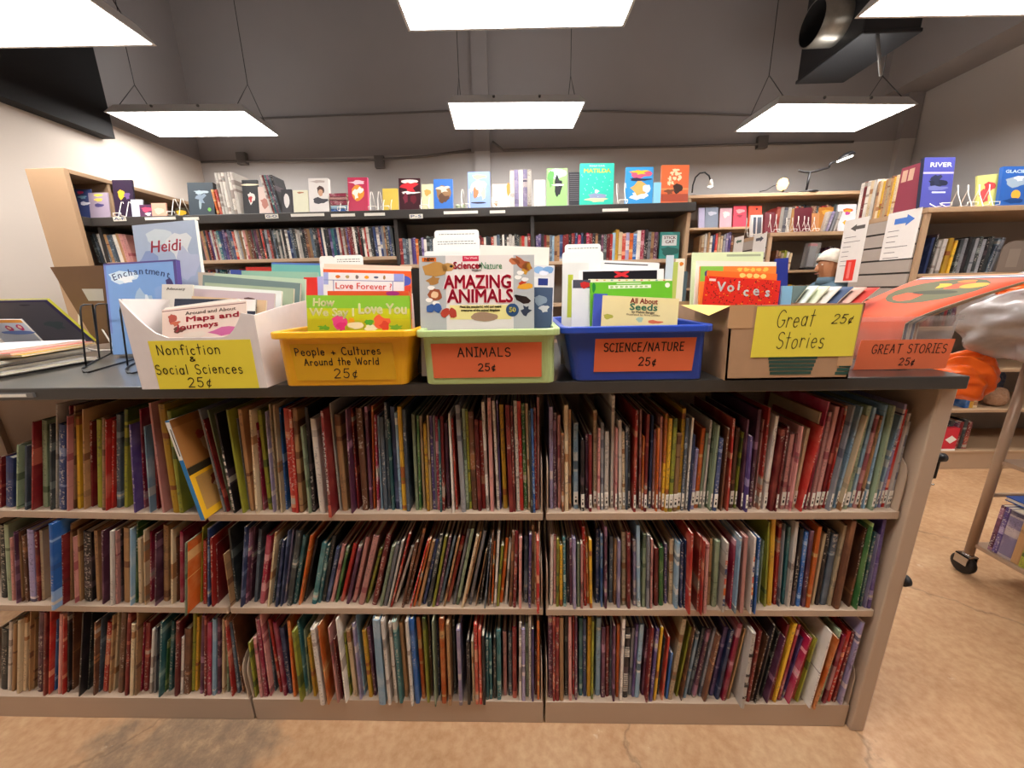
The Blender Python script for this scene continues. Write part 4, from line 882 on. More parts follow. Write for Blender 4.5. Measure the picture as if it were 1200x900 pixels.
bin_item('picture_book', (817, 305.5), (910, 307), .18, 9, .006, 'f2ecdc', 'cream framed book standing behind the orange ones in the brown box', group=g_)
bin_item('picture_book', (812, 296), (895, 295), .215, 8, .006, 'dce4b8', 'pale lime book at the back of the brown box', group=g_, art=rects((-.02, .006, .46, .012, 'a8b090')))
bin_item('picture_book', (910, 303), (924, 302), .20, 6, .008, '2c3a90', 'navy book standing in the corner of the brown box', group=g_)
bin_item('picture_book', (917, 335), (929, 335), .125, 6, .005, '8ac0e0', 'sky blue booklet corner right of the Voices book', group=g_)
# ------------------------------------------------------------------ the left end of the counter
def panel(name, tl, tr, Yt, bl, Yb, t, face, label, z0=None, **kw):
    a, b, c = on_y(*tl, Yt), on_y(*tr, Yt), on_y(*bl, Yb)
    if z0 == 'counter': c.z = CT+.004+t*.3; z0 = None
    if z0 is not None: c = on_z(*bl, z0)
    x = (b-a).normalized(); w = (b-a).length; y = a-c; y = y-x*y.dot(x); h = y.length; y.normalize(); z = x.cross(y)   # z towards viewer
    o = a-y*h+x*w/2
    Mx = Matrix(((x.x, -z.x, y.x, o.x), (x.y, -z.y, y.y, o.y), (x.z, -z.z, y.z, o.z), (0, 0, 0, 1)))
    return flat_book(name, w, h, t, face, label=label, mtx=Mx, **kw)
def wire_easel(name, x, y, w, h, d, m, label, rz=0, lean=.3, loops=2):
    """bent-wire book easel: tall loops leaning back, feet running forward"""
    root = empty(name, (x, y, CT), (0, 0, rz)); r = .0022
    for s in (-1, 1):
        cx = s*w/2; pts = [(cx, -d*.5, r+.018), (cx, -d*.5, r), (cx, d*.4, r)]
        pts += [(cx, d*.4+h*lean*k/5*0+.0, r+(h-.02)*k/5) for k in (1, 2, 3, 4)]
        a = [(cx+s*0+.018*(1-math.cos(q*math.pi/6)), d*.4, h-.02+.018*math.sin(q*math.pi/6)) for q in range(0, 7)]
        pts += a+[(cx+.036, d*.4-h*.55*(k/5), h-.02-(h-.022)*(k/5)) for k in range(1, 6)]
        MB().tube(pts, r, m, 6).build('wire_loop', root)
    MB().tube([(-w/2, -d*.5, r+.018), (w/2, -d*.5, r+.018)], r, m, 6).build('front_bar', root)
    MB().tube([(-w/2, d*.4, r), (w/2, d*.4, r)], r, m, 6).build('back_bar', root)
    return tag(root, label, 'book easel', None)
# second countertop behind (its own low bookcase)
tag(MB().box((-2.75, .645, 1.067), (-.95, 1.02, CT), M('counter_black')).build('countertop', bevel=.003), 'black countertop behind the long one, under the wire easels', 'countertop')
bk = MB(); bk.box((-2.7, .66, 0), (-1.0, .675, 1.06), M('steel_tan')); bk.box((-2.7, .675, 0), (-2.67, 1.0, 1.06), M('steel_tan')); bk.box((-1.03, .675, 0), (-1.0, 1.0, 1.06), M('steel_tan'))
rt = empty('bookcase', (-2.7, .66, 0)); o = bk.build('case_body', rt); o.location = -rt.location
for z in (.08, .42, .73): o = MB().box((-2.67, .68, z-.02), (-1.03, .99, z), M('steel_tan')).build('shelf', rt); o.location = -rt.location
tag(rt, 'low tan bookcase standing back to back with the front bookcases', 'bookcase')

heidi = arts(blobs((-.1, .05, .05, .03, 'c8d0d4', .2), (.2, .09, .05, .05, 'd8d8d8', .3), (.3, .16, .04, .06, 'b8bcd0', .3), (-.3, .14, .04, .04, '8898c0', .2)), title('Heidi', .062, 'd04858', .088, .0005, -.02, .5, .18))
panel('picture_book', (154.6, 264.3), (228, 257.4), .61, (158.5, 395), .53, .014, 'a8b4c8', 'large pale blue Heidi picture book standing at the back of the counter', art=heidi, hard=True, spine='e8e8e0', spine_side=1, z0='counter')
ench = arts(rects((-.5, 0, .5, .006, '584888'), (.46, 0, .5, .25, '584888'), (-.5, .0, -.47, .25, '7888c8')), blobs((-.25, .05, .05, .022, 'd8e8f4', .3), (-.2, .06, .03, .012, 'f4f8fc', .3), (0, .15, .03, .05, 'a8c0d8', .3), (.05, .17, .015, .05, 'e0e8f0', .3), (.3, .12, .03, .04, '88a8d8', .3), (.38, .1, .015, .03, '40386a', .3)),
            arcword('Enchantment', .034, '283868', .035, .30, -19, 20, .0))
panel('picture_book', (121, 309), (205.8, 304), .50, (131, 403), .44, .016, '7ea4d8', 'glossy blue Enchantment book leaning on a black wire easel', art=ench, hard=True, spine='5c4c90', spine_side=1, z0='counter')
def px_wire(name, base, loops, label, m, grp=None, r=.0024):
    """wire stand: base wires lie on the counter, loops rise from it; measured as photo points with their own depth"""
    o = on_z(*base[0][0], CT); e = empty(name, (o.x, o.y, CT)); o = Vector((o.x, o.y, CT))
    for b in base: MB().tube([Vector((*(on_z(*q, CT)-o).xy, r+.0005)) for q in b], r, m, 6).build('base_wire', e)
    for foot, pts, back in loops:
        f = on_z(*foot, CT); P = [Vector((f.x, f.y, CT+r))]+[on_y(x, y, f.y+.012*k) for k, (x, y) in enumerate(pts)]
        if back: g = on_z(*back, CT); P.append(Vector((g.x, g.y, CT+r)))
        MB().tube([p-o for p in P], r, m, 6).build('wire_loop', e)
    return tag(e, label, 'book easel', grp)
px_wire('wire_easel', [[(97, 434), (99, 437), (104, 437.5), (160, 421)], [(97, 433), (100, 430), (133, 413)]],
        [((101, 430), [(94, 364), (95, 359), (99, 357), (108, 357)], (117, 421)), ((117, 421), [(111, 362), (112, 358), (116, 356), (125, 356)], (131, 414.5))], 'black wire easel standing between the magazine pile and the Nonfiction box', M('wire_black'), 'black wire easels')
px_wire('wire_easel', [[(148, 435), (150, 438), (156, 438.5), (170, 435)], [(148, 434), (151, 430), (168, 421)]],
        [((150, 430), [(141, 364), (142, 358), (146, 355), (154, 354)], (163, 423))], 'black wire easel half hidden by the white Nonfiction box', M('wire_black'), 'black wire easels')
px_wire('wire_easel', [[(94, 408), (115, 411.5), (136, 411)]], [((94, 407), [(92.5, 364), (94.5, 359), (98, 357), (102, 358), (106, 364)], (135, 410.5))], 'white wire easel loop in front of the brown slanting board', M('wire_white'), None, .003)
px_wire('wire_easel', [[(34, 406), (52, 407), (72, 404)]], [((35, 406), [(34, 366), (36, 359.5), (39, 357), (43, 358), (47, 363)], (71, 403.5)), ((6, 406), [(-4, 364), (-1, 358), (3, 357), (8, 360)], (22, 403))], 'white wire easel holding the grey purple book behind the magazine pile', M('wire_white'), None, .003)
P = [on_y(58.5, 313, .70), on_y(120, 311, .70), on_y(127, 402, .70), on_y(113, 403.5, .70)]
dbr = empty('display_board', P[3]); b = MB()
b.prism([(p.x-P[3].x, p.z-P[3].z) for p in P][::-1], 0, .006, M('kraft_dark'), 'y'); b.build('board', dbr)
q = [on_y(96, 338.5, .70), on_y(120.5, 338.5, .70), on_y(122, 352.5, .70), on_y(104, 352.5, .70)]
b = MB(); b.prism([(p.x-P[3].x, p.z-P[3].z) for p in q][::-1], -.0008, 0, cmat('b4aca4'), 'y'); b.build('paper_patch', dbr)
tag(dbr, 'brown slanting board seen from behind, left of the Enchantment book', 'display board')
def owl(b, w, h, T): pass
panel('picture_book', (-28, 353), (55, 351.5), .54, (-2, 402), .66, .010, '74707c', 'grey purple book with yellow spine leaning behind the magazine pile', art=arts(rects((-.5, 0, .5, .008, '54487c'), (.44, 0, .5, .2, '54487c')), blobs((.1, .022, .022, .003, '4a4458', .2), (.2, .12, .04, .02, '5a6a70', .3))), spine='c8c040', spine_side=1, hard=True)
panel('picture_book', (-22, 375), (24, 374.5), .36, (-14, 402), .40, .005, 'd8dce8', 'small kids book with an orange top and two pink faces on the magazine pile', art=arts(rects((-.5, 0, .5, .012, 'f0a040')), blobs((.0, .034, .012, .012, 'd04070', .1), (.3, .03, .012, .012, 'd83a70', .1), (.0, .032, .006, .006, 'f4d0b8'), (.3, .028, .006, .006, 'f4d0b8'), (.15, .05, .06, .008, '7088c8', .1))))
wire_easel('wire_easel', -1.95, .42, .07, .075, .09, M('wire_white'), 'small white wire easel holding the kids book on the magazine pile')
# magazine pile
rz = random.Random(5)
mags = [('2c2a50', .0, 0), ('ece6de', .1, -2), ('d8d0c8', -.02, 3), ('3a2c48', .0, 1), ('e8dcd2', .04, -3), ('c8c2bc', .05, 2), ('ead8c8', .06, -2), ('e8c040', .07, 10), ('d86a58', .06, 7), ('f0ecec', -.03, 2)]
z = CT+.0003
nms = ['dark blue magazine lying at the bottom of the pile', 'white magazine second from the bottom of the pile', 'pale grey magazine third from the bottom of the pile', 'dark purple magazine in the lower half of the pile', 'cream magazine midway up the pile', 'light grey magazine above the cream one in the pile',
       'peach magazine upper half of the pile', 'yellow cornered magazine sticking out of the top of the pile', 'coral pink magazine second from the top of the pile', 'white magazine with a violet swirl lying on top of the pile']
for i, (c, dx, a) in enumerate(mags):
    t = rz.uniform(.005, .009); w, d = .21+rz.uniform(-.01, .02), .275
    root = empty('magazine', (-1.635+dx*.5+rz.uniform(-.02, .02), .20+rz.uniform(-.01, .02), z), (0, 0, math.radians(a+8)))
    b = MB(); n = 9
    up = [[(-w/2+w*k/n, y, t+.003*math.sin(math.pi*k/n)*0) for k in range(n+1)] for y in (-d/2, d/2)]
    b.box((-w/2, -d/2, t-.0008), (w/2, d/2, t), cmat(c)); b.box((-w/2, -d/2, 0), (w/2, d/2, .0008), cmat(c)); b.box((-w/2-.0006, -d/2, 0), (-w/2+.0006, d/2, t), cmat(c))
    if i == 9: b.blob(.0, -.06, .05, .02, cmat('9a94c0'), Matrix.Translation((0, 0, t)), 14, .2, 4)
    b.build('cover', root); MB().box((-w/2+.001, -d/2+.001, .0008), (w/2-.001, d/2-.001, t-.0008), M('pages')).build('pages', root)
    tag(root, nms[i], 'magazine', 'magazines in the pile'); z += t+.0003
# second heap of booklets left of it
# ------------------------------------------------------------------ magazines in the white box
g_ = 'booklets in the white box'
def box_item(tl, tr, Yt, h, lean, t, face, label, roll_extra=0, **kw):
    a, b = on_y(*tl, Yt), on_y(*tr, Yt); w = (b-a).length; x = (b-a).normalized(); le = math.radians(lean)
    y = Vector((0, math.sin(le), math.cos(le))); y = (y-x*y.dot(x)).normalized(); zz = x.cross(y); o = (a+b)/2-y*h
    Mx = Matrix(((x.x, -zz.x, y.x, o.x), (x.y, -zz.y, y.y, o.y), (x.z, -zz.z, y.z, o.z), (0, 0, 0, 1)))
    return flat_book('booklet', w, h, t, face, label=label, mtx=Mx, cat='booklet', group=g_, **kw)
maps = arts(rects((-.5, .004, .5, .006, '784848')), title('Around and About', .012, '605048', .016, .0001, .08, .6), title('Maps and', .018, 'b82838', .031, .001, .1, .62), title('Journeys', .018, 'b82838', .049, .001, -.08, .5),
            blobs((-.38, .025, .010, .012, 'a84838', .4), (-.34, .038, .012, .006, 'c06040', .4), (-.3, .055, .014, .008, '683828', .4), (.25, .068, .04, .01, 'c06090', .2), (-.1, .07, .03, .008, 'd8c8b8', .2)))
box_item((190, 363), (288, 352.5), .035, .16, 18, .003, 'dcc4b4', 'Around and About Maps and Journeys booklet leaning in the white box', art=maps)
box_item((193, 361), (280, 350), .055, .16, 18, .004, 'e8e0d4', 'cream booklet directly behind Maps and Journeys in the white box')
box_item((198, 360), (272, 350), .075, .16, 18, .004, 'd8cec4', 'beige booklet third from the front of the white box')
box_item((205, 350), (300, 351), .085, .16, 18, .004, '2c3040', 'dark booklet corner right of Maps and Journeys', art=rects((.3, 0, .5, .03, 'e8e0d8')))
box_item((225, 347), (312, 352), .10, .17, 16, .005, 'dcb890', 'tan booklet with a brown picture in the white box', art=blobs((.3, .02, .014, .01, 'a86838', .3)))
box_item((190, 333), (226, 333.5), .125, .18, 14, .004, 'd8d0c4', 'beige legal booklet standing up behind Maps and Journeys', art=title('Advocacy', .01, '706860', .012, 0, -.05, .6))
box_item((224, 338), (322, 344), .135, .18, 14, .005, 'c8b4b8', 'mauve booklet with dark photos in the white box', art=blobs((.2, .02, .014, .006, '583838', .3), (.34, .026, .01, .006, '802838', .3)))
box_item((226, 334), (330, 341), .16, .19, 12, .006, 'e8ece4', 'white booklet fourth from the back of the white box')
box_item((240, 331), (344, 338), .185, .2, 11, .007, 'a8b498', 'sage green booklet standing in the back of the white box')
box_item((238, 322), (352, 332), .215, .21, 10, .007, '788a88', 'grey green booklet near the back of the white box')
box_item((252, 320), (358, 327), .24, .19, 9, .006, 'c4d4b8', 'pale mint booklet last in the white box')
g2 = 'big picture books behind the white box'
def rear(tl, tr, Y, face, label, t=.008, art=None): bin_item('picture_book', tl, tr, Y, 6, t, face, label, floor=CT+.001, art=art, group=g2, hard=True)
rear((318, 307.5), (392, 309), .40, '78b8b0', 'teal book with a blue top strip standing behind the boxes', art=rects((-.5, 0, .5, .006, '5878c0')))
rear((283, 317), (372, 319), .37, '98c0a8', 'mint green book in front of the teal one behind the boxes')
rear((288, 313), (318, 313), .46, 'c83830', 'red book edge left of the teal book behind the boxes')
rear((270, 316), (300, 317), .46, '4858a0', 'indigo book edge left of the red book behind the boxes')
rear((250, 322), (285, 323), .42, 'd8c8b4', 'beige book edge behind the white box')
rear((232, 319), (252, 320), .44, 'cabaa8', 'tan folder edge right of the Heidi book')
rear((356, 325), (371, 325), .345, 'd83028', 'small red booklet between the white box and the yellow bin')
# picture book hanging out of the top shelf by the bay joint
zc = ZS['m'][0]
P = on_z(239, 611, zc); Q = on_y(197, 495, P.y); lean = math.atan2(Q.x-P.x, Q.z-P.z); hh = (Q-P).length
Mx = Matrix.Translation(P+Vector((.004, 0, .0045))) @ Matrix.Rotation(lean, 4, 'Y') @ Matrix(((0, -1, 0, 0), (1, 0, 0, .085), (0, 0, 1, 0), (0, 0, 0, 1)))
ca = arts(rects((-.5, 0, .5, .02, '9a6430'), (-.5, .02, .5, .13, 'b07840'), (-.5, .128, .5, .15, '383020'), (-.5, .15, .5, .3, 'f0b828'), (-.42, .16, .5, .255, 'c89858')),
          blobs((.0, .08, .025, .03, 'c8a078', .3), (.05, .09, .012, .02, '8a3058', .3), (-.1, .06, .014, .012, 'a84838', .3), (.0, .2, .025, .03, 'd8b890', .3), (.06, .21, .012, .018, '503050', .3), (-.12, .19, .012, .014, '904020', .3)))
cb = flat_book('picture_book', .17, hh, .011, 'f0b828', spine='2878b0', art=ca, mtx=Mx, label='blue spined picture book with yellow cover hanging out of the top shelf')
MB().box((-.0862, .0004, hh*.62), (-.0852, .0106, hh-.004), M('white_sticker')).build('spine_label', cb)
MB().box((-.0866, .003, hh*.66), (-.0861, .005, hh*.92), M('ink')).build('spine_title', cb)
# ------------------------------------------------------------------ the dark bookcase across the aisle
mat('case_dark', '3a3532', .5, noise=.08, nscale=10); mat('case_back', '8a7e74', .7, noise=.05, nscale=5); mat('case_wood', 'b09070', .55, noise=.06, nscale=4); mat('lip_tan', 'b89c80', .5, noise=.04)
NOVELS = []
def novel(name, x, y, z, w, d, h, code, lean=0, rz=0):
    m = CM(code); b = MB(); c = .0012
    cm = cover_mesh(w, d, h, True, m)
    cm.box((-w/2+c*1.3, .004, .001), (w/2-c*1.3, d-.002, h-.002), M('pages'))
    o = cm.build(name, None, (x, y, z+abs(math.sin(lean))*w/2+.0004), (0, lean, rz)); return o
def novel_row(px0, px1, Y, z, wr, hr, codes, where, group, lean=0, dep=.125, gap=.0004, name='paperback_novel'):
    x, x1 = on_y(px0, 290, Y).x, on_y(px1, 290, Y).x; i = 0
    while x < x1:
        w = R.uniform(*wr); h = R.uniform(*hr); c = codes[i % len(codes)] if isinstance(codes, list) else R.choice(codes)
        o = novel(name, x+w/2, Y+R.uniform(0, .006), z, w-gap, dep, h, c, lean)
        NOVELS.append([o, c, w, h, where, group]); x += w+abs(lean)*.0; i += 1
YD = 1.72
rt = empty('bookcase', (-2.868, 1.70, 0))
def prt(name, lo, hi, m, bev=.002, par=None):
    b = MB().box(tuple(Vector(lo)-rt.location), tuple(Vector(hi)-rt.location), m).build(name, rt, bevel=bev); return b
XB = [-2.855, on_y(465, 280, YD).x, on_y(624, 280, YD).x, on_y(806, 270, YD).x]
prt('top_board', (-2.868, 1.695, 1.772), (XB[3]+.03, 2.25, 1.826), M('case_dark'), .004)
for i, x in enumerate(XB): prt('upright', (x-.012, 1.72, 0), (x+.012, 2.2, 1.772), M('case_dark') if i < 3 else M('case_wood'))
for i, zs in enumerate(((1.545, 1.30, 1.04, .10), (1.49, 1.22, .95, .10), (1.49, 1.22, .95, .10))):
    prt('back_panel', (XB[i]+.012, 1.93, .0), (XB[i+1]-.012, 1.945, 1.772), M('case_back'))
    for z in zs: prt('shelf', (XB[i]+.012, 1.70, z-.022), (XB[i+1]-.012, 1.93, z), M('lip_tan'))
for x0, x1, ty in ((341, 380, 249), (388, 416, 249), (427, 451, 248), (520, 560, 246), (574, 592, 245), (706, 736, 243), (170, 206, 253), (215, 233, 253)):
    a, b_ = on_y(x0, ty+3, 1.694), on_y(x1, ty+3, 1.694); MB().box((a.x+2.868, -.008, a.z-.011), (b_.x+2.868, -.005, a.z+.006), M('white_sticker')).build('label_strip', rt, (0, 0, 0)).location.z = 0
for x0, txt in ((311, 'G-O'), (480, 'P-S'), (133, 'A-F')):
    a = on_y(x0, 254 if x0 > 200 else 257, 1.694); b = MB(); b.box((a.x+2.868, -.008, a.z-.012), (a.x+2.953, -.005, a.z+.014), M('white_sticker'))
    b.text(txt, .022, cmat('30508a'), FRONT(a.x+2.910, -.0085, a.z+.001), bold=.0004, width=.07); b.build('letter_tag', rt)
tag(rt, 'long dark topped bookcase of novels across the aisle', 'bookcase')
mixA = 'kkzznsadruxwwfctpvkznsdr'
novel_row(110, 150, YD, 1.545, (.016, .024), (.175, .19), 'swpfazsw', 'left of the Heidi book', 'paperbacks left of the Heidi book', -.08)
novel_row(232, 461, YD, 1.545, (.0125, .019), (.178, .192), mixA, 'behind yellow bin', 'paperbacks on the shelf behind the yellow bin', -.045)
novel_row(234, 322, YD, 1.30, (.014, .02), (.165, .19), mixA, 'on lower shelf above white box', 'paperbacks on the lower shelf behind the white box')
novel_row(468, 500, YD, 1.49, (.014, .024), (.155, .17), 'kvosdwfp', 'beside dark upright', 'paperbacks beside the dark upright')
novel_row(500, 621, YD, 1.49, (.013, .020), (.155, .178), 'szkwapwsfrdwrr', 'behind AMAZING ANIMALS', 'paperbacks behind the green bin')
novel_row(628, 703, YD, 1.49, (.015, .022), (.155, .175), 'fublnddkmvdnls', 'behind blue bin cards', 'paperbacks behind the cards of the blue bin')
novel_row(704, 770, YD, 1.49, (.016, .026), (.16, .19), ['x', 'z', 'd', 'r', 'l', 'y', 'c', 'r', 'i', 'o', 'b', 'w', 'm', 'k', 'a', 'f'], 'left of STICK CAT', 'hardbacks left of the STICK CAT book', name='hardback_novel')
# face-out and stacked books on the dark top board
ZT = 1.8265; YT = 1.74
gT = 'books displayed on the dark bookcase top'
def face(x0, x1, y0, c, label, art=None, t=.02, spine=None, lean=8, Y=None, zb=None, side=None, name='display_book', hard=True, grp=None):
    Y = YT if Y is None else Y; zb = ZT if zb is None else zb
    xm = (x0+x1)/2
    if side is None: side = 1 if xm < 600 else -1
    return bin_item(name, (x0, y0), (x1, y0-.3), Y, lean, t, c, label, floor=zb+.001, art=art, spine=spine, hard=hard, spine_side=side, group=grp or gT)
def T_(txt, size, col, y, wd, x=0): return title(txt, size, col, y, .0006, x, wd)
face(85, 106, 222, '3c4878', 'magazine with pink blue stripes standing leftmost on the dark bookcase', blobs((-.1, .02, .02, .01, 'd03868', .3), (0, .05, .03, .01, '88b0c8', .3), (.1, .09, .03, .012, 'e0e0e8', .3)), .006)
face(103, 126, 226, 'a090a0', 'magazine with yellow masthead near the left end of the dark bookcase', blobs((0, .015, .03, .008, 'e8c850', .2), (0, .045, .03, .01, 'e8c058', .2), (0, .08, .03, .012, '504878', .2)), .006)
face(131, 154, 211, '2c1c34', 'tall dark purple book with a yellow figure shape beside the tan case', blobs((-.1, .09, .022, .03, 'd8a830', .35), (.2, .1, .02, .02, '6c5080', .3)), .012)
face(153, 166, 234, 'c4ccd8', 'small pale book with curved top on the dark bookcase', None, .01)
face(163, 179, 240, '583050', 'small dark book with pink lettering shapes on the dark bookcase', blobs((0, .03, .03, .015, 'e04868', .4), (.1, .06, .02, .01, 'e8e0e0', .3)), .01)
face(177, 194, 238, 'd8a088', 'small peach book held by a white wire on the dark bookcase', blobs((0, .05, .03, .02, 'e8c0a8', .3)), .01)
face(206, 217, 244, '3a3420', 'small black and gold book beside the chalk drawing book', blobs((0, .03, .03, .02, 'd0a020', .4)), .01)
face(219, 249, 214, '3a444c', 'dark slate book with a white chalk drawing', blobs((0, .06, .04, .012, 'a8b8c0', .6), (0, .1, .03, .03, '8090a0', .6), (-.05, .14, .008, .03, '98a8b0', .2), (.3, .17, .012, .012, '70b050', .1)), .03, '2a2c32')
for i, (c, p) in enumerate((('o', 252), ('r', 256), ('k', 260))): NOVELS.append([novel('paperback_novel', on_y(p, 240, YT).x, YT+.01, ZT, .017, .12, .16-.01*i*0, c, -.06), c, .017, .16, 'on top beside the chalk drawing book', gT])
for i in range(6): NOVELS.append([novel('paperback_novel', on_y(260.5+3.6*i, 240, YT).x, YT, ZT, .0195, .14, .255, 'w', -.02), 'w', .0195, .255, 'in the white set on the dark bookcase top', 'white set of tall books on the dark bookcase'])
face(283, 301, 211, '1c1a1c', 'tall black cover with a red and white figure beside the white set', blobs((.05, .11, .02, .035, 'd8d0c8', .5), (0, .12, .012, .02, 'b83030', .4), (0, .03, .06, .006, 'e8d8b8', .1)), .012)
face(302, 318, 219, 'dcc4b8', 'pale peach cover behind the leaning thin books', blobs((0, .1, .03, .03, 'b87868', .5)), .01)
for i, c in enumerate('wdtxsk'): NOVELS.append([novel('paperback_novel', on_y(317+2.4*i, 240, YT).x, YT, ZT, .012, .13, .235, c, -.16), c, .012, .235, 'leaning on top of the dark bookcase', 'thin books leaning on the dark bookcase top'])
face(329, 341, 222, '2a2428', 'small black cover with a white oval', blobs((0, .07, .018, .045, 'd8d0cc', .1)), .012)
face(343, 360, 223, 'dcd8bc', 'cream booklet left of the portrait cover', blobs((0, .015, .02, .006, 'b07858', .4)), .01)
face(361, 384, 209, 'ded6d0', 'white cover with a dark haired portrait', blobs((.1, .075, .022, .03, '4c342c', .25), (.1, .09, .016, .022, 'c89878', .1), (.05, .14, .045, .02, '38343c', .3), (0, .02, .05, .008, 'b8a8a0', .3)), .03, 'e4dcd4')
for i, (c, h0) in enumerate((('b', .022), ('l', .022), ('m', .03), ('p', .02), ('m', .022))):
    z = ZT+sum((.022, .022, .03, .02, .022)[:i])
    o = MB().box((-.055, 0, .0006), (.055, .14, .0025), CM(c)).box((-.055, 0, h0-.003), (.055, .14, h0-.001), CM(c)).box((-.055, 0, .001), (.055, .003, h0-.002), CM(c)).box((-.052, .003, .0026), (.052, .137, h0-.0031), M('pages')).build('paperback_novel', None, (on_y(397, 240, YT).x, YT, z)); NOVELS.append([o, c, h0, .1, 'lying stacked beside the crimson puppy cover', 'books lying in a small stack'])
face(407, 430, 208, 'b83050', 'crimson cover with an orange picture of white animals', blobs((0, .095, .04, .05, 'e09030', .1), (-.1, .1, .02, .03, 'f0e8d8', .4), (.15, .08, .016, .02, 'f4ece0', .3), (0, .03, .05, .012, 'f0c8d0', .4)), .022, 'd84878')
face(448, 466, 221, 'd0b450', 'mustard yellow booklet left of the red group cover', None, .01)
face(467, 492, 209, '3a1820', 'dark cover with a group in red clothes', blobs((0, .02, .055, .012, 'e0d4c8', .1), (0, .055, .05, .03, 'c02c34', .5), (0, .09, .05, .008, 'f0e8e0', .5), (-.2, .12, .016, .03, '702838', .3), (.2, .13, .02, .03, '601c28', .3)), .016)
face(494, 507, 216, 'c8c4a0', 'small cream and orange cover between the red and blue covers', blobs((0, .05, .02, .02, 'd89850', .4)), .012)
face(508, 530, 210, '3a6cb8', 'blue cover with a brown ornament', blobs((0, .085, .045, .05, '8a6848', .25), (0, .06, .04, .018, 'c8c0b0', .5), (0, .12, .03, .03, '5c4030', .4)), .022, '4a84d8')
face(548, 574, 201.5, '88a0d8', 'periwinkle cover with two cartoon cats', blobs((0, .03, .04, .014, 'e0d890', .4), (0, .1, .05, .05, 'd8ccd8', .2), (-.15, .13, .016, .035, 'a87850', .3), (.2, .13, .016, .035, 'c8c8a0', .3), (0, .19, .05, .006, '282030', .1)), .018)
face(577, 598, 216, 'e4d8cc', 'cream cover with an orange corner', blobs((.4, .03, .014, .04, 'e89040', .2), (-.3, .12, .012, .016, 'a08060', .4)), .012)
for i in range(5): NOVELS.append([novel('paperback_novel', on_y(600.5+5*i, 240, YT).x, YT, ZT, .0265, .14, .222, 'i' if i % 2 else 'w', 0), 'i' if i % 2 else 'w', .0265, .222, 'in the pastel boxed set', 'pastel boxed set on the dark bookcase'])
face(626, 639, 211, 'e0dad4', 'white booklet behind the pastel boxed set', None, .02)
face(641, 665, 197.5, '8cc070', 'pale green cover with a black silhouette', blobs((0, .03, .055, .03, 'b8d8c8', .2), (-.3, .06, .02, .05, '5a9850', .3), (.05, .11, .022, .065, '1c1c20', .3), (.05, .1, .04, .006, 'e8f0e0', .2)), .018)
face(667, 679, 202, '26242a', 'black cover with fine pale lines half hidden by MATILDA', rects(*[(-.45, .012+.012*k, .45, .015+.012*k, '706c70') for k in range(14)]), .012)
face(680, 720, 191.5, '30b8a0', 'teal MATILDA cover with yellow title', arts(title('ROALD DAHL', .013, 'f0f4f0', .016, .0004, 0, .45), title('MATILDA', .034, 'ecd850', .046, .0012, 0, .78), blobs((0, .2, .05, .02, '8890b0', .4), (0, .222, .07, .012, 'e0c8a0', .3), (0, .17, .012, .012, 'd8e0e0', .2)),
     blobs(*[(-.45+.9*((k*37) % 100)/100, .07+.14*((k*53) % 100)/100, .0025, .0025, 'c8f0e0') for k in range(24)])), .02)
face(734, 766, 196, '3c94d0', 'bright blue cover with pink cloud lettering', arts(blobs((0, .04, .06, .025, 'e05878', .5), (0, .03, .05, .012, 'e8b838', .5), (0, .075, .06, .01, '30304a', .4), (0, .125, .05, .04, 'e0a860', .25), (.3, .13, .025, .03, 'c8d8e8', .3), (0, .175, .055, .02, 'f0f0f0', .3))), .018)
face(766, 775, 214, '88c4dc', 'light blue book edge beside the bright blue cover', None, .012)
face(776, 808, 193.5, 'd8683c', 'orange sunset cover with cream title letters', arts(blobs((.0, .03, .02, .008, 'f4d0a8', .5), (-.12, .05, .012, .012, 'f4d0a8', .5), (.08, .052, .018, .012, 'f4d0a8', .5), (-.2, .08, .012, .014, 'f4d0a8', .5), (.0, .08, .012, .014, 'f4d0a8', .5), (.16, .08, .012, .014, 'f4d0a8', .5), (-.22, .108, .01, .014, 'f4d0a8', .5), (-.1, .108, .01, .014, 'f4d0a8', .5)), rects((-.5, .14, .5, .15, 'e89058'), (-.5, .175, .5, .22, 'a84830')), blobs((.1, .14, .028, .03, '3c2820', .3), (-.2, .16, .03, .015, '7c4830', .4))), .018)
for px, l in ((542, 'small round tin standing left of the cats cover'), (536, 'small green lidded tin beside the blue ornament cover')):
    p = on_y(px, 246, YT); r_ = empty('tin', (p.x, YT+.02, ZT)); MB().lathe([(0, 0), (.014, 0), (.014, .022)], cmat('c8d0b0'), 16).build('tin_body', r_); MB().lathe([(.0152, .022), (.0152, .03), (0, .031)], cmat('a8b890'), 16).build('tin_lid', r_); tag(r_, l, 'tin')
face(774, 797, 272, '2f8078', 'teal STICK CAT book standing on the shelf', arts(rects((-.4, .02, .35, .085, 'd0d0cc')), title('STICK', .024, '602020', .036, .001, 0, .6), title('CAT', .026, '602020', .062, .001, 0, .45), blobs((0, .12, .05, .03, '205850', .4))), .016, lean=5, Y=YD+.01, zb=1.49, grp='STICK CAT')
def mini_easel(px, Y, z, label, h=.09, w=.05, grp='small white wire easels'):
    p = on_y(px, 240, Y); e = empty('wire_easel', (p.x, Y, z)); r = .0022; m = M('wire_white')
    for s in (-1, 1):
        c = s*w/2; MB().tube([(c, -.03, .018), (c, -.032, r), (c, .0, r), (c-.006, .03, h*.6), (c-.003, .045, h), (c+.004, .048, h), (c+.008, .05, h*.8), (c+.01, .08, r)], r, m, 6).build('wire_loop', e)
    MB().tube([(-w/2, -.031, .018), (w/2, -.031, .018)], r, m, 6).build('front_bar', e)
    tag(e, label, 'book easel', grp)
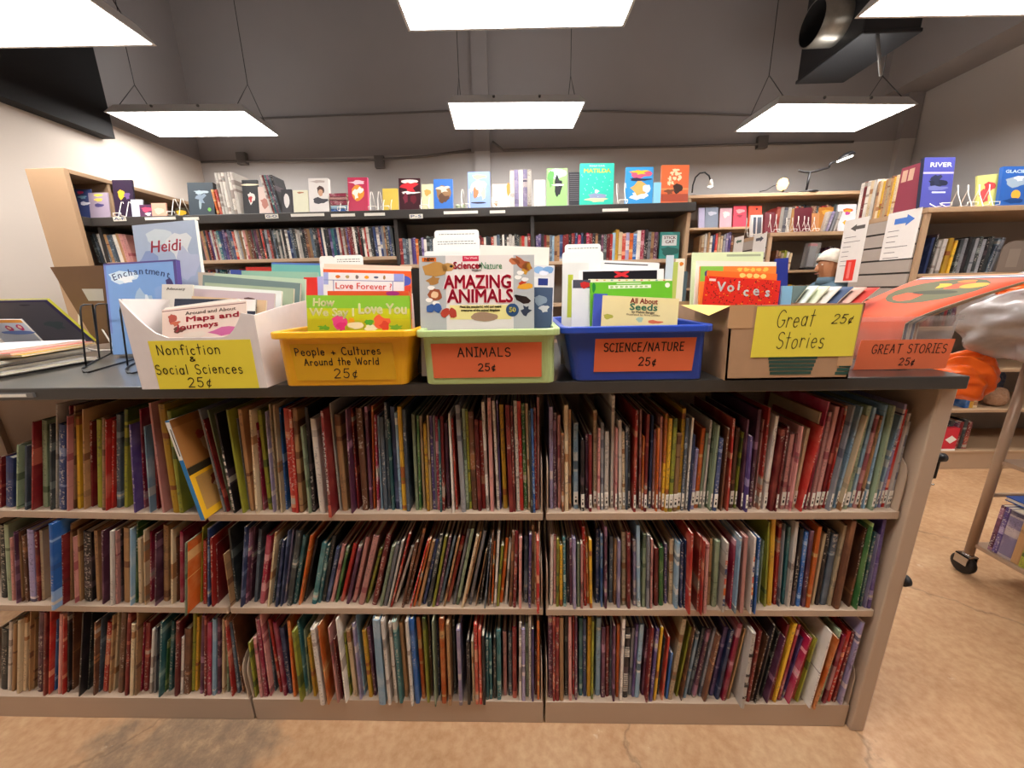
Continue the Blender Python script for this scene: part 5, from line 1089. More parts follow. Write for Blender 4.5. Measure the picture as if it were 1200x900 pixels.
for px, l, h in ((140, 'white wire easel under the tall dark purple book', .1), (203, 'white wire easel beside the chalk drawing book', .11), (402, 'small white wire easel by the portrait cover', .07), (438, 'white wire easel right of the crimson animals cover', .12), (453, 'white wire easel before the mustard booklet', .07), (498, 'white wire easel before the small cream cover', .08), (546, 'white wire easel left of the cats cover', .12), (582, 'white wire easel before the cream cover with orange corner', .07), (633, 'white wire easel right of the pastel set', .08), (729, 'tall white wire easel right of MATILDA', .13)):
    mini_easel(px, YT-.035, ZT, l, h)

# ------------------------------------------------------------------ tan case along the left wall
rt = empty('bookcase', (-3.12, 1.62, 0))
prt('end_panel', (-3.12, 1.62, 0), (-2.875, 1.65, 2.10), M('case_wood'), .003)
prt('end_panel', (-3.12, 2.62, 0), (-2.875, 2.65, 2.10), M('case_wood'), .003)
prt('back_panel', (-3.12, 1.65, 0), (-3.105, 2.62, 2.10), M('case_back'))
prt('top_board', (-3.105, 1.65, 2.075), (-2.875, 2.62, 2.10), M('case_wood'))
prt('divider', (-3.105, on_x(129, 230, -2.88).y, 1.826), (-2.88, on_x(129, 230, -2.88).y+.018, 2.075), M('case_wood'))
prt('dark_shelf', (-3.105, 1.65, 1.772), (-2.872, 2.62, 1.826), M('case_dark'))
for z in (1.5, 1.15, .8, .45, .1): prt('shelf', (-3.105, 1.65, z-.02), (-2.88, 2.62, z), M('case_wood'))
tag(rt, 'tan open bookcase with a bare end panel along the pale left wall', 'bookcase')

# ------------------------------------------------------------------ cases at the right
def case(name, X0, X1, Y0, Y1, ztop, shelves, label, slat=True):
    global rt
    rt = empty('bookcase', (X0, Y0, 0)); L = M('lip_tan'); W = M('case_wood')
    prt('top_board', (X0-.004, Y0-.01, ztop-.03), (X1, Y1, ztop), W, .003)
    prt('end_panel', (X0, Y0, 0), (X0+.03, Y1, ztop-.03), W); prt('end_panel', (X1-.03, Y0, 0), (X1, Y1, ztop-.03), W)
    prt('back_panel', (X0+.03, Y1-.02, 0), (X1-.03, Y1, ztop-.03), M('case_back'))
    for z in shelves: prt('shelf', (X0+.03, Y0, z-.022), (X1-.03, Y1-.02, z), W)
    prt('kick_board', (X0+.03, Y0+.005, 0), (X1-.03, Y0+.02, shelves[-1]-.022), L)
    if slat:
        mat('slat_grey', 'a89c92', .6, noise=.04); z = ztop-.035
        b = MB()
        while z > .08: b.box((-.016, .02, z-.076), (-.002, Y1-Y0-.004, z), M('slat_grey')); z -= .088
        b.box((-.004, .02, .0), (-.0005, Y1-Y0-.004, ztop-.035), M('case_dark'))
        b.build('slatwall_panel', rt)
    return tag(rt, label, 'bookcase')
U1 = case('u', 2.44, 4.3, 1.66, 2.12, 1.752, (1.362, 1.02, .735, .45, .14), 'tan bookcase with a slatted grey end panel at the right edge of the photo')
U2 = case('u', 2.10, 3.9, 2.62, 3.02, 1.752, (1.44, 1.10, .76, .42, .12), 'tan bookcase with a slatted end panel in the second row behind')
U3 = case('u', 1.66, 4.2, 3.30, 3.62, 2.215, (1.905, 1.66, 1.3, .95, .6, .12), 'tall tan bookcase against the back wall carrying the desk lamps', slat=False)
# notices hung on the slatted ends
def notice(X, tl, tr, bl, art, label, name='notice', col='e6e0da'):
    a, b, c = on_x(*tl, X), on_x(*tr, X), on_x(*bl, X)
    w, h = abs(a.y-b.y), a.z-c.z
    e = empty(name, (X, (a.y+b.y)/2, (a.z+b.z)/2-h)); T = TM((0, 0, 0), (0, -1, 0), (0, 0, 1)); m = MB()
    m.add([(-w/2, 0, 0), (w/2, 0, 0), (w/2, h, 0), (-w/2, h, 0), (-w/2, 0, -.002), (w/2, 0, -.002), (w/2, h, -.002), (-w/2, h, -.002)], [(0, 1, 2, 3), (7, 6, 5, 4), (0, 4, 5, 1), (1, 5, 6, 2), (2, 6, 7, 3), (3, 7, 4, 0)], cmat(col), False, T)
    art(m, w, h, T); m.build('sheet', e); return tag(e, label, name)
def arrow(b, T, cx, cy, L, H, col, flip):
    s = -1 if flip else 1; P = [(-L/2, -H*.25), (L*.1, -H*.25), (L*.1, -H*.5), (L/2, 0), (L*.1, H*.5), (L*.1, H*.25), (-L/2, H*.25)]
    P = [(cx+s*x, cy+y) for x, y in P]
    if flip: P = P[::-1]
    b.add([(x, y, .0006) for x, y in P], [tuple(range(7))], cmat(col), False, T)
def lines(b, T, w, y0, n, dy, q):
    for k in range(n):
        l = q.choice((.35, .5, .7, .3)); b.rect(-.4*w, y0-dy*k, (-.4+l)*w, y0-dy*k+.004, cmat('70686a'), T, .0006)
q_ = random.Random(4)
XN = 2.44-.0172
notice(XN, (991, 258), (1019, 254.5), (980, 330), lambda b, w, h, T: (arrow(b, T, .1*w, h*.86, w*.6, .05, '5a5450', True), lines(b, T, w, h*.72, 7, .034, q_)), 'white notice with a dark arrow pointing toward the window of shelves behind')
notice(XN, (1042, 249), (1081, 244.5), (1032, 303.5), lambda b, w, h, T: (arrow(b, T, .05*w, h*.8, w*.6, .07, '4a78c8', False), lines(b, T, w, h*.6, 6, .034, q_)), 'white notice with a blue arrow on the slatted end panel')
notice(XN-.003, (992, 305), (1003, 304), (986, 329), lambda b, w, h, T: b.rect(-.2*w, .1*h, .1*w, .9*h, cmat('f08078'), T, .0005), 'small red tag hanging under the dark arrow notice', 'tag', 'e8382c')
XN2 = 2.10-.0172
notice(XN2, (861, 278), (872, 276.5), (860, 300), lambda b, w, h, T: arrow(b, T, 0, h*.75, w*.6, .04, '4a6a58', True), 'small white notice with a green arrow on the second slatted end')
notice(XN2, (884, 274), (899, 272), (882, 297), lambda b, w, h, T: arrow(b, T, 0, h*.7, w*.6, .05, '50505a', False), 'small white notice with a grey arrow on the second slatted end')
# on and in the nearest right case
z1 = 1.7525; Y1 = 1.69; gR = 'books on the top of the right case'
def rface(*a, **k): return face(*a, Y=Y1, zb=z1, grp=gR, **k)
def side_row(px0, px1, yb, n, codes, h, where, X=2.452, dep=.16):
    for i in range(n):
        t0, t1 = px0+(px1-px0)*i/n, px0+(px1-px0)*(i+1)/n; y0, y1 = on_x(t0, yb, X).y, on_x(t1, yb, X).y; c = codes[i % len(codes)]
        NOVELS.append([novel('hardback_novel', X, (y0+y1)/2, z1, abs(y0-y1)-.0006, dep, h*R.uniform(.95, 1.02), c, 0, -math.pi/2), c, abs(y0-y1), h, where, gR])
side_row(1003, 1021, 250, 5, 'wdwcw', .27, 'on the case above the dark arrow notice')
side_row(1022.5, 1045, 248, 8, 'fcyfcfyc', .25, 'in the straw set on the case top')
a_, b_ = on_x(1047, 246, 2.46), on_x(1074, 243, 2.46); w_ = abs(a_.y-b_.y)
flat_book('photo_album', w_, .285, .05, '90384a', spine='7c2c40', hard=True, label='maroon album with two pale windows on the case top', group=gR, spine_side=1,
          art=rects((-.42, .02, -.2, .09, 'd0a890'), (-.14, .02, .08, .09, 'd0a890')), mtx=Matrix(((0, 1, 0, 2.46), (-1, 0, 0, (a_.y+b_.y)/2), (0, 0, 1, z1+.001), (0, 0, 0, 1))))
face(1084, 1120, 184.5, '4a4c98', 'blue RIVER book with a dark ship shape', arts(title('RIVER', .036, 'f0eef4', .044, .001, .05, .7), rects((-.5, .085, .5, .095, 'b0a8d0')), blobs((0, .15, .05, .025, '24283c', .4), (-.05, .13, .03, .03, '2c3048', .5), (0, .18, .055, .014, '6c70a8', .3)), rects((-.15, .2, .3, .208, 'd8d8ee'))), .022, '20243c', Y=Y1, zb=z1, grp=gR)
bin_item('display_book', (1146, 206), (1174, 203), Y1+.03, 8, .012, 'c8c878', 'yellow green book with a red bird shape leaning behind white wires', floor=z1+.001, group=gR, art=blobs((0, .07, .03, .03, 'c04848', .4), (-.2, .12, .03, .04, 'c85050', .3)))
face(1176, 1210, 195, '2c5ca8', 'blue GLACIER book at the right edge of the photo', arts(title('GLACIER', .026, 'd8e8f4', .03, .001, 0, .8), blobs((0, .09, .06, .03, '98a8b8', .3), (.1, .07, .03, .015, 'd8dce0', .3), (.05, .165, .028, .028, 'e8a83a', 0), (0, .2, .06, .015, '18407c', .2))), .018, Y=Y1, zb=z1, grp=gR)
for px, h, l in ((1133, .13, 'tall white wire easel right of the RIVER book'), (1158, .13, 'tall white wire easel left of the GLACIER book'), (1103, .04, 'low white wire easel under the RIVER book')): mini_easel(px, Y1-.03, z1, l, h, .06)
zs1 = 1.3625
for i, (px, c, h, w_) in enumerate(((1083.5, 'n', .22, .02), (1087.5, 'k', .24, .016), (1092, 'w', .20, .022), (1098, 'w', .21, .03), (1105, 'y', .215, .03), (1111, 'y', .20, .02))): NOVELS.append([novel('hardback_novel', on_y(px+1, 315, 1.70).x, 1.70, zs1, w_*.85, .17, h, c, .05), c, w_, h, 'on the upper shelf under the RIVER book', 'books under the RIVER book'])
for i in range(11):
    c = 'zakzazakzsa'[i]; NOVELS.append([novel('hardback_novel', on_y(1119+4.3*i, 315, 1.72).x, 1.72, zs1, .0205, .18, .205+.008*(i % 3), c, .03 if i < 9 else .14), c, .0205, .21, 'in the grey row on the upper right shelf', 'grey volumes on the upper right shelf'])
p = on_y(1182, 320, 1.68); e = empty('bookend', (p.x, 1.68, zs1))
ar = [(-.08, 0), (.08, 0), (.08, .13)]+[(.08*math.cos(math.pi*k/10), .13+.06*math.sin(math.pi*k/10)) for k in range(1, 10)]+[(-.08, .13)]
MB().prism(ar, 0, .004, cmat('7c6c60', .5), 'y').prism([(-.035, .03), (.035, .03), (.035, .14), (-.035, .14)], -.001, 0, cmat('8c7c6e', .5), 'y').build('arched_plate', e); MB().box((-.08, 0, 0), (.08, .12, .003), cmat('7c6c60', .5)).build('foot_plate', e)
tag(e, 'brown arched bookend on the upper right shelf', 'bookend')
novel_row(1122, 1200, 1.70, .1405, (.02, .03), (.18, .22), 'kdkxzd', 'at floor level under the orange bag', 'dark volumes at floor level', name='hardback_novel')
novel_row(1184, 1200, 1.69, .4505, (.022, .03), (.17, .19), ['b', 'y', 'c', 'y'], 'right of the brown basket', 'books right of the brown basket', name='hardback_novel')
novel_row(1100, 1200, 1.72, 1.0205, (.02, .03), (.17, .22), 'dkrxz', 'on the shelf behind the plastic bag', 'dark volumes behind the plastic bag', name='hardback_novel')
p = on_y(1110, 530, 1.67); e = empty('carton', (p.x, 1.67, .1405)); cr = cmat('d02838', .5)
MB().box((-.045, 0, 0), (.045, .08, .17), cr).add([(-.04, -.001, .085), (0, -.001, .115), (.04, -.001, .085), (0, -.001, .055)], [(0, 3, 2, 1)], M('ink_white')).build('carton_body', e); MB().box((-.046, -.002, 0), (.046, .081, .014), M('ink_white')).build('base_band', e)
tag(e, 'red carton with a white diamond on the floor level shelf', 'carton')
# on and in the second right case
z2 = 1.7525; Y2 = 2.65; gS = 'books on top of the second right case'
def sface(x0, x1, y0, c, label, art=None, t=.02, **k): return face(x0, x1, y0, c, label, art, t, Y=Y2, zb=z2, grp=gS, **k)
face(880, 896, 252, 'd8d8d8', 'white and dark striped cover on the wire rack', rects((-.3, .02, -.1, .2, '50586a'), (.0, .02, .3, .2, '606878')), .012, Y=2.90, zb=z2, grp=gS)
sface(897, 911, 249, '7c2430', 'dark red book beside the striped set on the second case', None, .03)
for i in range(4): NOVELS.append([novel('hardback_novel', on_y(912+4.3*i, 255, Y2).x, Y2, z2, .029, .16, .205, 'rwaw'[i], 0), 'rwaw'[i], .029, .2, 'in the set beside the maroon album', gS])
bin_item('photo_album', (931, 244), (952, 243), Y2, 6, .05, '6c2430', 'big maroon album between the striped set and tan cover', floor=z2+.001, group=gS, spine='d8a868', hard=True)
sface(951, 962, 250, 'c88a58', 'tan cover behind the white wire loops', None, .014); sface(961, 977, 243, 'b87830', 'orange brown picture cover behind the tan one', blobs((0, .04, .04, .02, 'e0a040', .4)), .014)
for i, c in enumerate('wiaw'): NOVELS.append([novel('hardback_novel', on_y(967+4.2*i, 260, Y2-.03).x, Y2-.03, z2, .02, .14, .16, c, .22), c, .02, .16, 'leaning before the heart cover', gS])
sface(984, 1004, 239.5, 'f0ecf0', 'white cover with a colourful heart', blobs((0, .05, .04, .018, 'e87040', .2), (0, .06, .03, .016, 'e8b030', .2), (0, .075, .02, .014, 'd050a0', .2), (-.1, .15, .02, .016, 'e8b838', .3)), .014)
for px, h, l in ((884, .17, 'white wire rack holding the striped cover'), (912, .15, 'white wire loop beside the dark red book'), (932, .12, 'white wire loop before the maroon album'), (946, .13, 'white wire loop before the tan cover'), (958, .12, 'white wire loop before the orange brown cover')): mini_easel(px, 2.86 if px < 885 else Y2-.0 if px < 895 else Y2-.06, z2, l, h, .05)
zs2 = 1.4405
for i, (px, c) in enumerate(((909, 'u'), (912, 'f'), (915.5, 'c'), (918.5, 'e'), (922, 'w'), (925.5, 'c'))): NOVELS.append([novel('hardback_novel', on_y(px, 305, 2.66).x, 2.66, zs2, .019, .15, .17-.012*(i % 3), c, .06), c, .019, .16, 'on the shelf behind the navy book', 'books on the second case shelf'])
p = on_y(950, 314, 2.64); e = empty('display_case', (p.x, 2.64, zs2)); MB().box((-.045, 0, .02), (.045, .07, .225), M('clear_plastic')).build('clear_box', e, None, (0, .06, 0)); MB().box((-.03, .02, .03), (.03, .05, .2), cmat('7c848c')).box((-.03, .02, .2), (.03, .05, .22), cmat('c84860')).build('figure', e, None, (0, .06, 0)); MB().box((-.05, -.005, 0), (.05, .075, .018), cmat('2c2a2a')).build('plinth', e)
tag(e, 'narrow clear display case with a grey object on the second case shelf', 'display case')
face(957, 971, 297, 'a8c4c8', 'pale cyan book standing beside the clear display case', None, .02, Y=2.66, zb=zs2, grp='pale book'); 
novel_row(972, 992, 2.7, zs2, (.02, .03), (.15, .2), 'kuxw', 'behind the person', 'dark volumes behind the person', name='hardback_novel')
novel_row(915, 1000, 2.66, 1.1005, (.02, .03), (.17, .22), 'fcyfukf', 'below the clear display case', 'straw volumes below the display case', name='hardback_novel')
# tall case against the wall
z3 = 1.9055; Y3 = 3.33; g3 = 'books on the tall back case'
def tface(x0, x1, y0, c, label, art=None): return face(x0, x1, y0, c, label, art, .02, Y=Y3, zb=z3, grp=g3)
tface(819, 826, 243.5, '9c94b0', 'lavender cover leftmost on the tall back case'); tface(827, 842, 243, '6c7484', 'slate cover beside the lavender one on the tall back case', blobs((0, .06, .04, .02, 'a8a8b8', .4)))
tface(844, 858, 244, 'b89098', 'mauve floral cover on the tall back case', blobs((0, .06, .03, .03, 'd8c0b8', .5))); tface(860, 875, 241.5, 'c8384c', 'pink red cover on the tall back case', blobs((0, .05, .04, .02, 'e89090', .4), (0, .1, .03, .015, '802838', .4)))
tface(878, 893, 241.5, 'd84830', 'orange red cover above the wire rack on the tall back case', blobs((.1, .03, .012, .012, '501c18', .3)))
for i, c in enumerate('fcwfwnrccaivu'): NOVELS.append([novel('hardback_novel', on_y(821+3.1*i, 285, Y3).x, Y3, 1.6605, .022, .15, .165+.012*((i*5) % 4), c, 0), c, .022, .18, 'on the tall back case below the covers', 'books on the tall back case lower shelf'])
novel_row(905, 1015, Y3, z3, (.02, .03), (.17, .2), 'dkaurz', 'high on the tall back case', 'volumes high on the tall back case', name='hardback_novel')

# ------------------------------------------------------------------ lamps on the tall case
WARM = mat('bulb_warm', (1, .5, .16), .5, noise=0, emit=3); WHITE = mat('bulb_white', (1, .93, .84), .5, noise=0, emit=8)
zL = 2.2155; YL = 3.38
def at(px, py): return on_y(px, py, YL)
b0 = at(811, 227); e = empty('gooseneck_lamp', (b0.x, YL, zL))
pts = [at(*q)-b0 for q in ((811, 226), (812, 217), (815, 208), (820, 203), (826, 202), (831, 206), (833, 213))]
for q in pts: q.z += b0.z-zL
MB().tube(pts, .008, M('wire_black'), 8).build('gooseneck', e); MB().lathe([(0, 0), (.045, 0), (.045, .012), (0, .02)], M('wire_black'), 20).build('lamp_base', e)
t = pts[-1]; MB().lathe([(.012, .02), (.03, -.045), (.027, -.045), (.01, .015)], M('wire_white'), 16).build('lamp_shade', e, t); MB().lathe([(0, -.01), (.018, -.025), (.022, -.045), (0, -.055)], WHITE, 14).build('bulb', e, t)
tag(e, 'black gooseneck lamp with a small white head on the tall case', 'lamp')
b0 = at(917, 228); e = empty('clip_lamp', (b0.x, YL, zL)); t = at(917, 216)-b0; t.z += b0.z-zL
MB().lathe([(0, 0), (.05, 0), (.05, .015), (.012, .02), (.012, t.z-.05), (0, t.z-.05)], M('wire_black'), 18).build('lamp_base', e)
MB().lathe([(0, -.06), (.035, -.045), (.052, 0), (.035, .045), (0, .06)], WARM, 20).build('bulb', e, t)
pp = [at(*q)-b0+Vector((0, 0, b0.z-zL)) for q in ((890, 224.5), (898, 223), (906, 218), (912, 216))]; MB().tube(pp, .004, M('wire_black'), 6).build('lamp_cord', e)
tag(e, 'glowing orange bulb lamp on the tall case', 'lamp')
b0 = at(945, 225); e = empty('desk_lamp', (b0.x, YL, zL)); o_ = Vector((0, 0, b0.z-zL))
W = lambda x, y: at(x, y)-b0+o_
MB().lathe([(0, 0), (.10, 0), (.10, .018), (.02, .024), (0, .024)], M('wire_black'), 24).build('lamp_base', e)
MB().tube([W(945, 223), W(949, 202)], .011, M('wire_black'), 8).build('lower_arm', e); MB().tube([W(936, 200), W(942, 201.5), W(949, 202), W(958, 200), W(971, 196.5)], .010, M('wire_black'), 8).build('upper_arm', e)
MB().tube([W(971, 196.5), W(973, 191.5), W(979, 189)], .010, M('wire_black'), 8).build('neck', e)
dv = (W(997, 183)-W(979, 190)).normalized(); T = TM(tuple(W(979, 189)), dv, (0, 1, 0))
sh = MB(); n = 14
P0 = [((.02+.13*k/10)*1.0, .055*math.sin(min(1, k/6)*math.pi/2)) for k in range(11)]
sh.grid([[(x, r*math.cos(math.pi*j/n)*1.0, abs(r)*math.sin(math.pi*j/n)*.7) for j in range(n+1)] for x, r in P0], M('wire_black'), True, T @ Matrix.Rotation(math.pi, 4, 'X') if False else T)
so = sh.build('lamp_shade', e); sm = so.modifiers.new('solid', 'SOLIDIFY'); sm.thickness = .003
MB().box((.04, -.04, -.018), (.14, .04, -.004), WHITE, T).build('lamp_tube', e, bevel=.004)
# keep the lit side towards the room
for ch in e.children:
    pass
tag(e, 'black jointed desk lamp with a lit white head on the tall case', 'lamp')
# ------------------------------------------------------------------ book cart at the right edge
mat('cart_tan', 'a08670', .4, .1, noise=.03); mat('rubber', '1c1818', .6); mat('chrome', 'b0aca8', .2, .9, noise=.02)
CX, CY, CL, CWD = 1.97, .64, .95, .5
rt = empty('book_cart', (CX, CY, 0))
for dx in (0, CWD):
    for dy in (0, -CL):
        leg = MB().tube([(dx, dy, .105), (dx, dy, .99)], .0165, M('cart_tan'), 14).build('post', rt)
        c = MB().lathe([(0, 0), (.02, .0), (.02, .012), (.012, .02), (0, .02)], M('chrome'), 16, Matrix.Translation((dx, dy, .088))).box((dx-.024, dy-.02, .05), (dx-.02, dy+.03, .095), M('chrome')).box((dx+.02, dy-.02, .05), (dx+.024, dy+.03, .095), M('chrome')).box((dx-.024, dy-.02, .09), (dx+.024, dy+.03, .095), M('chrome')).build('caster_fork', rt)
        MB().lathe([(0, -.015), (.034, -.015), (.045, -.010), (.047, 0), (.045, .010), (.034, .015), (0, .015)], M('rubber'), 24, Matrix.Translation((dx, dy+.008, .0472)) @ Matrix.Rotation(math.pi/2, 4, 'Y')).build('wheel', rt)
for z in (.165, .57, .985):
    prt('tray', (CX-.004, CY-CL, z-.018), (CX+CWD+.004, CY+.0, z), M('cart_tan'), .003)
MB().tube([(0, 0, .40), (CWD, 0, .40)], .009, M('cart_tan'), 10).build('end_rail', rt); MB().tube([(0, -CL, .40), (CWD, -CL, .40)], .009, M('cart_tan'), 10).build('end_rail', rt)
tag(rt, 'tan metal book cart with black casters at the right edge', 'book cart')
y = CY-.045; gC = 'volumes on the cart bottom tray'
for i, (c, t, h, lb) in enumerate((('x', .016, .215, 'plum book at the end of the cart bottom tray'), ('v', .018, .215, 'purple book second on the cart bottom tray'), ('i', .045, .215, 'thick pale lavender book on the cart bottom tray'))+tuple(('e' if k % 2 else 'f', .026, .222, 'gold patterned volume number %s on the cart bottom tray' % w) for k, w in enumerate(('one', 'two', 'three', 'four', 'five', 'six', 'seven')))):
    y -= t/2; o = novel('hardback_novel', CX+.008, y, .1655, t-.001, .17, h, c, 0, -math.pi/2); y -= t/2
    if i > 2: NOVELS.append([o, c, t, h, 'in the gold set on the cart', gC])
    else: tag(o, lb, 'book', gC)
o = MB().box((0, 0, 0), (.2, .004, .155), cmat('3858a0')).box((0, .016, 0), (.2, .02, .155), cmat('3858a0')).box((0, 0, 0), (.004, .02, .155), cmat('3858a0')).box((.004, .004, .002), (.198, .016, .153), M('pages')).build('hardback_novel', None, (CX+.05, CY-.222, .3885), (math.pi/2, 0, math.pi/2)); tag(o, 'blue book lying on top of the row on the cart bottom tray', 'book')
# grey plastic bag stuffed on the cart top
def sack(name, c, rad, m, label, seed, knot=None, cat='bag', n=(26, 40), amp=.12):
    q = random.Random(seed); ph = [(q.uniform(2, 9), q.uniform(2, 9), q.uniform(2, 9), q.uniform(0, 6)) for _ in range(9)]
    P = []
    for i in range(n[0]+1):
        th = math.pi*i/n[0]; row = []
        for j in range(n[1]+1):
            a = 2*math.pi*j/n[1]; d = Vector((math.sin(th)*math.cos(a), math.sin(th)*math.sin(a), -math.cos(th)))
            k = 1+amp*sum(math.sin(f*d.x*1.7+g*d.y*1.7+h*d.z*2.2+p)/(1+.25*r) for r, (f, g, h, p) in enumerate(ph))*.5
            v = Vector((d.x*rad[0]*k, d.y*rad[1]*k, max(-rad[2]*.80, d.z*rad[2]*k)))
            if d.z > .75 and knot: v = v.lerp(Vector((knot[0]*(1+.1*math.sin(5*a)), knot[1], knot[2])), min(.9, (d.z-.75)*4.2)*.8)
            row.append(v)
        row[-1] = row[0].copy(); P.append(row)
    b = MB(); b.grid(P, m); r_ = empty(name, c); o = b.build('bag_body', r_, sub=2)
    tx = bpy.data.textures.new(name, 'CLOUDS'); tx.noise_scale = .05; tx.noise_depth = 3; dm = o.modifiers.new('crease', 'DISPLACE'); dm.texture = tx; dm.strength = .016; dm.mid_level = .5
    return tag(r_, label, cat)
mat('bag_plastic', 'a89e9a', .27, noise=.3, nscale=20, spec=.6, alpha=.8); mat('bag_orange', 'f06a18', .35, noise=.25, nscale=12, col2='c84810'); mat('bag_navy', '26304e', .35, noise=.3, nscale=12); mat('basket_brown', '9a7458', .8, noise=.4, nscale=60, bump=.8)
bg = sack('plastic_bag', (2.06, .60, 1.012+.8*.19), (.385, .24, .195), M('bag_plastic'), 'big crumpled grey plastic bag on top of the cart', 3)
q_ = on_y(1190, 345, .60)
ol = sack('liner', (0, 0, 0), (.085, .06, .045), M('bag_orange'), 'x', 5); ch = ol.children[0]; ch.name = 'orange_liner'; ch.parent = bg; ch.location = (q_.x+.04-2.06, .60-.60, q_.z-(1.012+.8*.19)); ch['label'] = 'orange plastic poking out of the top'; bpy.data.objects.remove(ol)
sack('plastic_bag', (1.80, .70, .92), (.10, .085, .115), M('bag_orange'), 'orange plastic bag drooping under the grey plastic bag beside the cart', 9, knot=(.085, -.03, .10), amp=.14)
p = on_y(1172, 478, 1.85); sack('plastic_bag', (p.x+.02, 1.99, .468+.8*.12), (.11, .06, .118), M('bag_navy'), 'navy plastic bag behind the brown basket on the low shelf', 12)
p = on_y(1161, 478, 1.70); sack('basket', (p.x+.06, 1.735, .462+.8*.07), (.07, .05, .07), M('basket_brown'), 'brown rumpled basket in front of the navy bag', 2, amp=.05, cat='basket')
# bits on the outer side of the end panel
X0 = BW+.0437
p = on_x(1101, 536, X0+.012); e = empty('hanging_strap', (X0, p.y, p.z))
MB().lathe([(0, 0), (.011, 0), (.011, .022), (0, .022)], M('wire_black'), 14, Matrix.Rotation(math.pi/2, 4, 'Y')).build('knob', e)
MB().box((.006, -.006, -.055), (.012, .006, .0), M('wire_black')).build('strap', e, bevel=.002)
MB().tube([(.009, 0, -.055), (.009, .004, -.066), (.009, .0, -.075), (.009, -.006, -.07)], .0022, M('chrome'), 6).build('hook', e)
tag(e, 'black strap with a small hook hanging on the outer end panel', 'strap')
p = on_x(1060, 680, X0+.006); e = empty('bumper', (X0, p.y, p.z)); MB().lathe([(0, 0), (.016, 0), (.015, .012), (.008, .016), (0, .016)], M('rubber'), 16, Matrix.Rotation(math.pi/2, 4, 'Y')).build('rubber_pad', e); MB().lathe([(0, .016), (.004, .016), (.004, .018), (0, .018)], M('chrome'), 10, Matrix.Rotation(math.pi/2, 4, 'Y')).build('screw', e)
tag(e, 'small black rubber bumper low on the outer end panel', 'bumper')
# magazines in the clear bin
g_ = 'magazines in the clear bin'
def mag(xi, xt, zt, y0, y1, t, face_, label, art=()):
    """limp magazine standing along the bin and flopping sideways over its end"""
    zb = CT+.006; zr = CT+.112; xt, xf = xt if isinstance(xt, tuple) else (xt, 0); prof = [(xi, zb+(zr-zb)*q/3) for q in range(4)]
    prof += [(xi+(xt-xi)*(u/8)**1.2, zr+(zt-zr)*u/8) for u in range(1, 9)]
    root = empty('magazine', (xi, (y0+y1)/2, zb)); w = y1-y0; L = [0.]
    for i in range(1, len(prof)): L.append(L[-1]+math.dist(prof[i], prof[i-1]))
    def pt(s_, yy, off):
        s_ = max(0, min(L[-1], s_)); i = min(max(j for j in range(len(L)) if L[j] <= s_+1e-9), len(L)-2); f = (s_-L[i])/(L[i+1]-L[i])
        d = Vector((prof[i+1][0]-prof[i][0], 0, prof[i+1][1]-prof[i][1])).normalized(); n = Vector((d.z, 0, -d.x))
        return Vector((prof[i][0]+(prof[i+1][0]-prof[i][0])*f-xi+xf*max(0, (s_-L[3])/(L[-1]-L[3]))**1.2*(.5-yy/w), yy, prof[i][1]+(prof[i+1][1]-prof[i][1])*f-zb))+n*off
    def sheet(off, ins=0): return [[pt(s_, -w/2+ins+(w-2*ins)*j/6, off) for j in range(7)] for s_ in L]
    m = cmat(face_, .72); bb = MB(); A, B = sheet(0), sheet(t); n = len(A)
    V = [p for r in A for p in r]+[p for r in B for p in r]; N_ = 7*n; F = []
    for i in range(n-1):
        for j in range(6): q = i*7+j; F += [(q, q+7, q+8, q+1), (N_+q, N_+q+1, N_+q+8, N_+q+7)]
    for i in range(n-1): F += [(i*7, N_+i*7, N_+i*7+7, i*7+7), (i*7+6, i*7+13, N_+i*7+13, N_+i*7+6)]
    for j in range(6): q = (n-1)*7+j; F += [(j, j+1, N_+j+1, N_+j), (q, N_+q, N_+q+1, q+1)]
    bb.add(V, F, m, True)
    for k, (cy, d, ry, rd, col) in enumerate(art):          # printed shapes follow the bent sheet
        c = [pt(L[-1]-d-rd*math.sin(2*math.pi*j/18), max(-w/2, min(w/2, -cy*w-ry*math.cos(2*math.pi*j/18))), -.0004-.0001*k) for j in range(18)]
        bb.add([tuple(p) for p in c]+[tuple(pt(L[-1]-d, -cy*w, -.0004-.0001*k))], [(j, (j+1) % 18, 18) for j in range(18)], cmat(col, .72))
    bb.build('cover', root)
    A, B = sheet(.0003, -.0003), sheet(t-.0003, -.0003); pg_ = MB(); n = len(A)
    for sd in (0, 6): pg_.add([r[sd] for r in A]+[r[sd] for r in B], [(j, j+1, n+j+1, n+j) for j in range(n-1)], M('pages'))
    pg_.add([*A[-1], *B[-1]], [(j, j+1, 8+j, 7+j) for j in range(6)], M('pages')); pg_.build('pages', root)
    return tag(root, label, 'magazine', g_)
sun = [(-.02, .075, .082, .074, '5c5838'), (-.1, .045, .024, .016, 'e0a830'), (.22, .045, .022, .016, 'd89c30'), (.05, .018, .016, .009, 'c87830'), (.04, .085, .045, .012, '3c3c24')]
mag(.868, (1.075, .07), CT+.214, .055, .262, .0025, 'd8502c', 'magazine with two golden discs on its cover flopping over the clear bin', sun)
for k, (c, nm) in enumerate((('2c3c58', 'navy'), ('ece4dc', 'white'), ('3c5078', 'slate blue'), ('f0a070', 'orange'))):
    mag(.880+.012*k, (1.091+.016*k, .07), CT+.2165+.0025*k, .058+.004*k, .270+.012*k, .0022, c, '%s magazine flopping over the end of the clear bin, under the golden disc one' % nm)
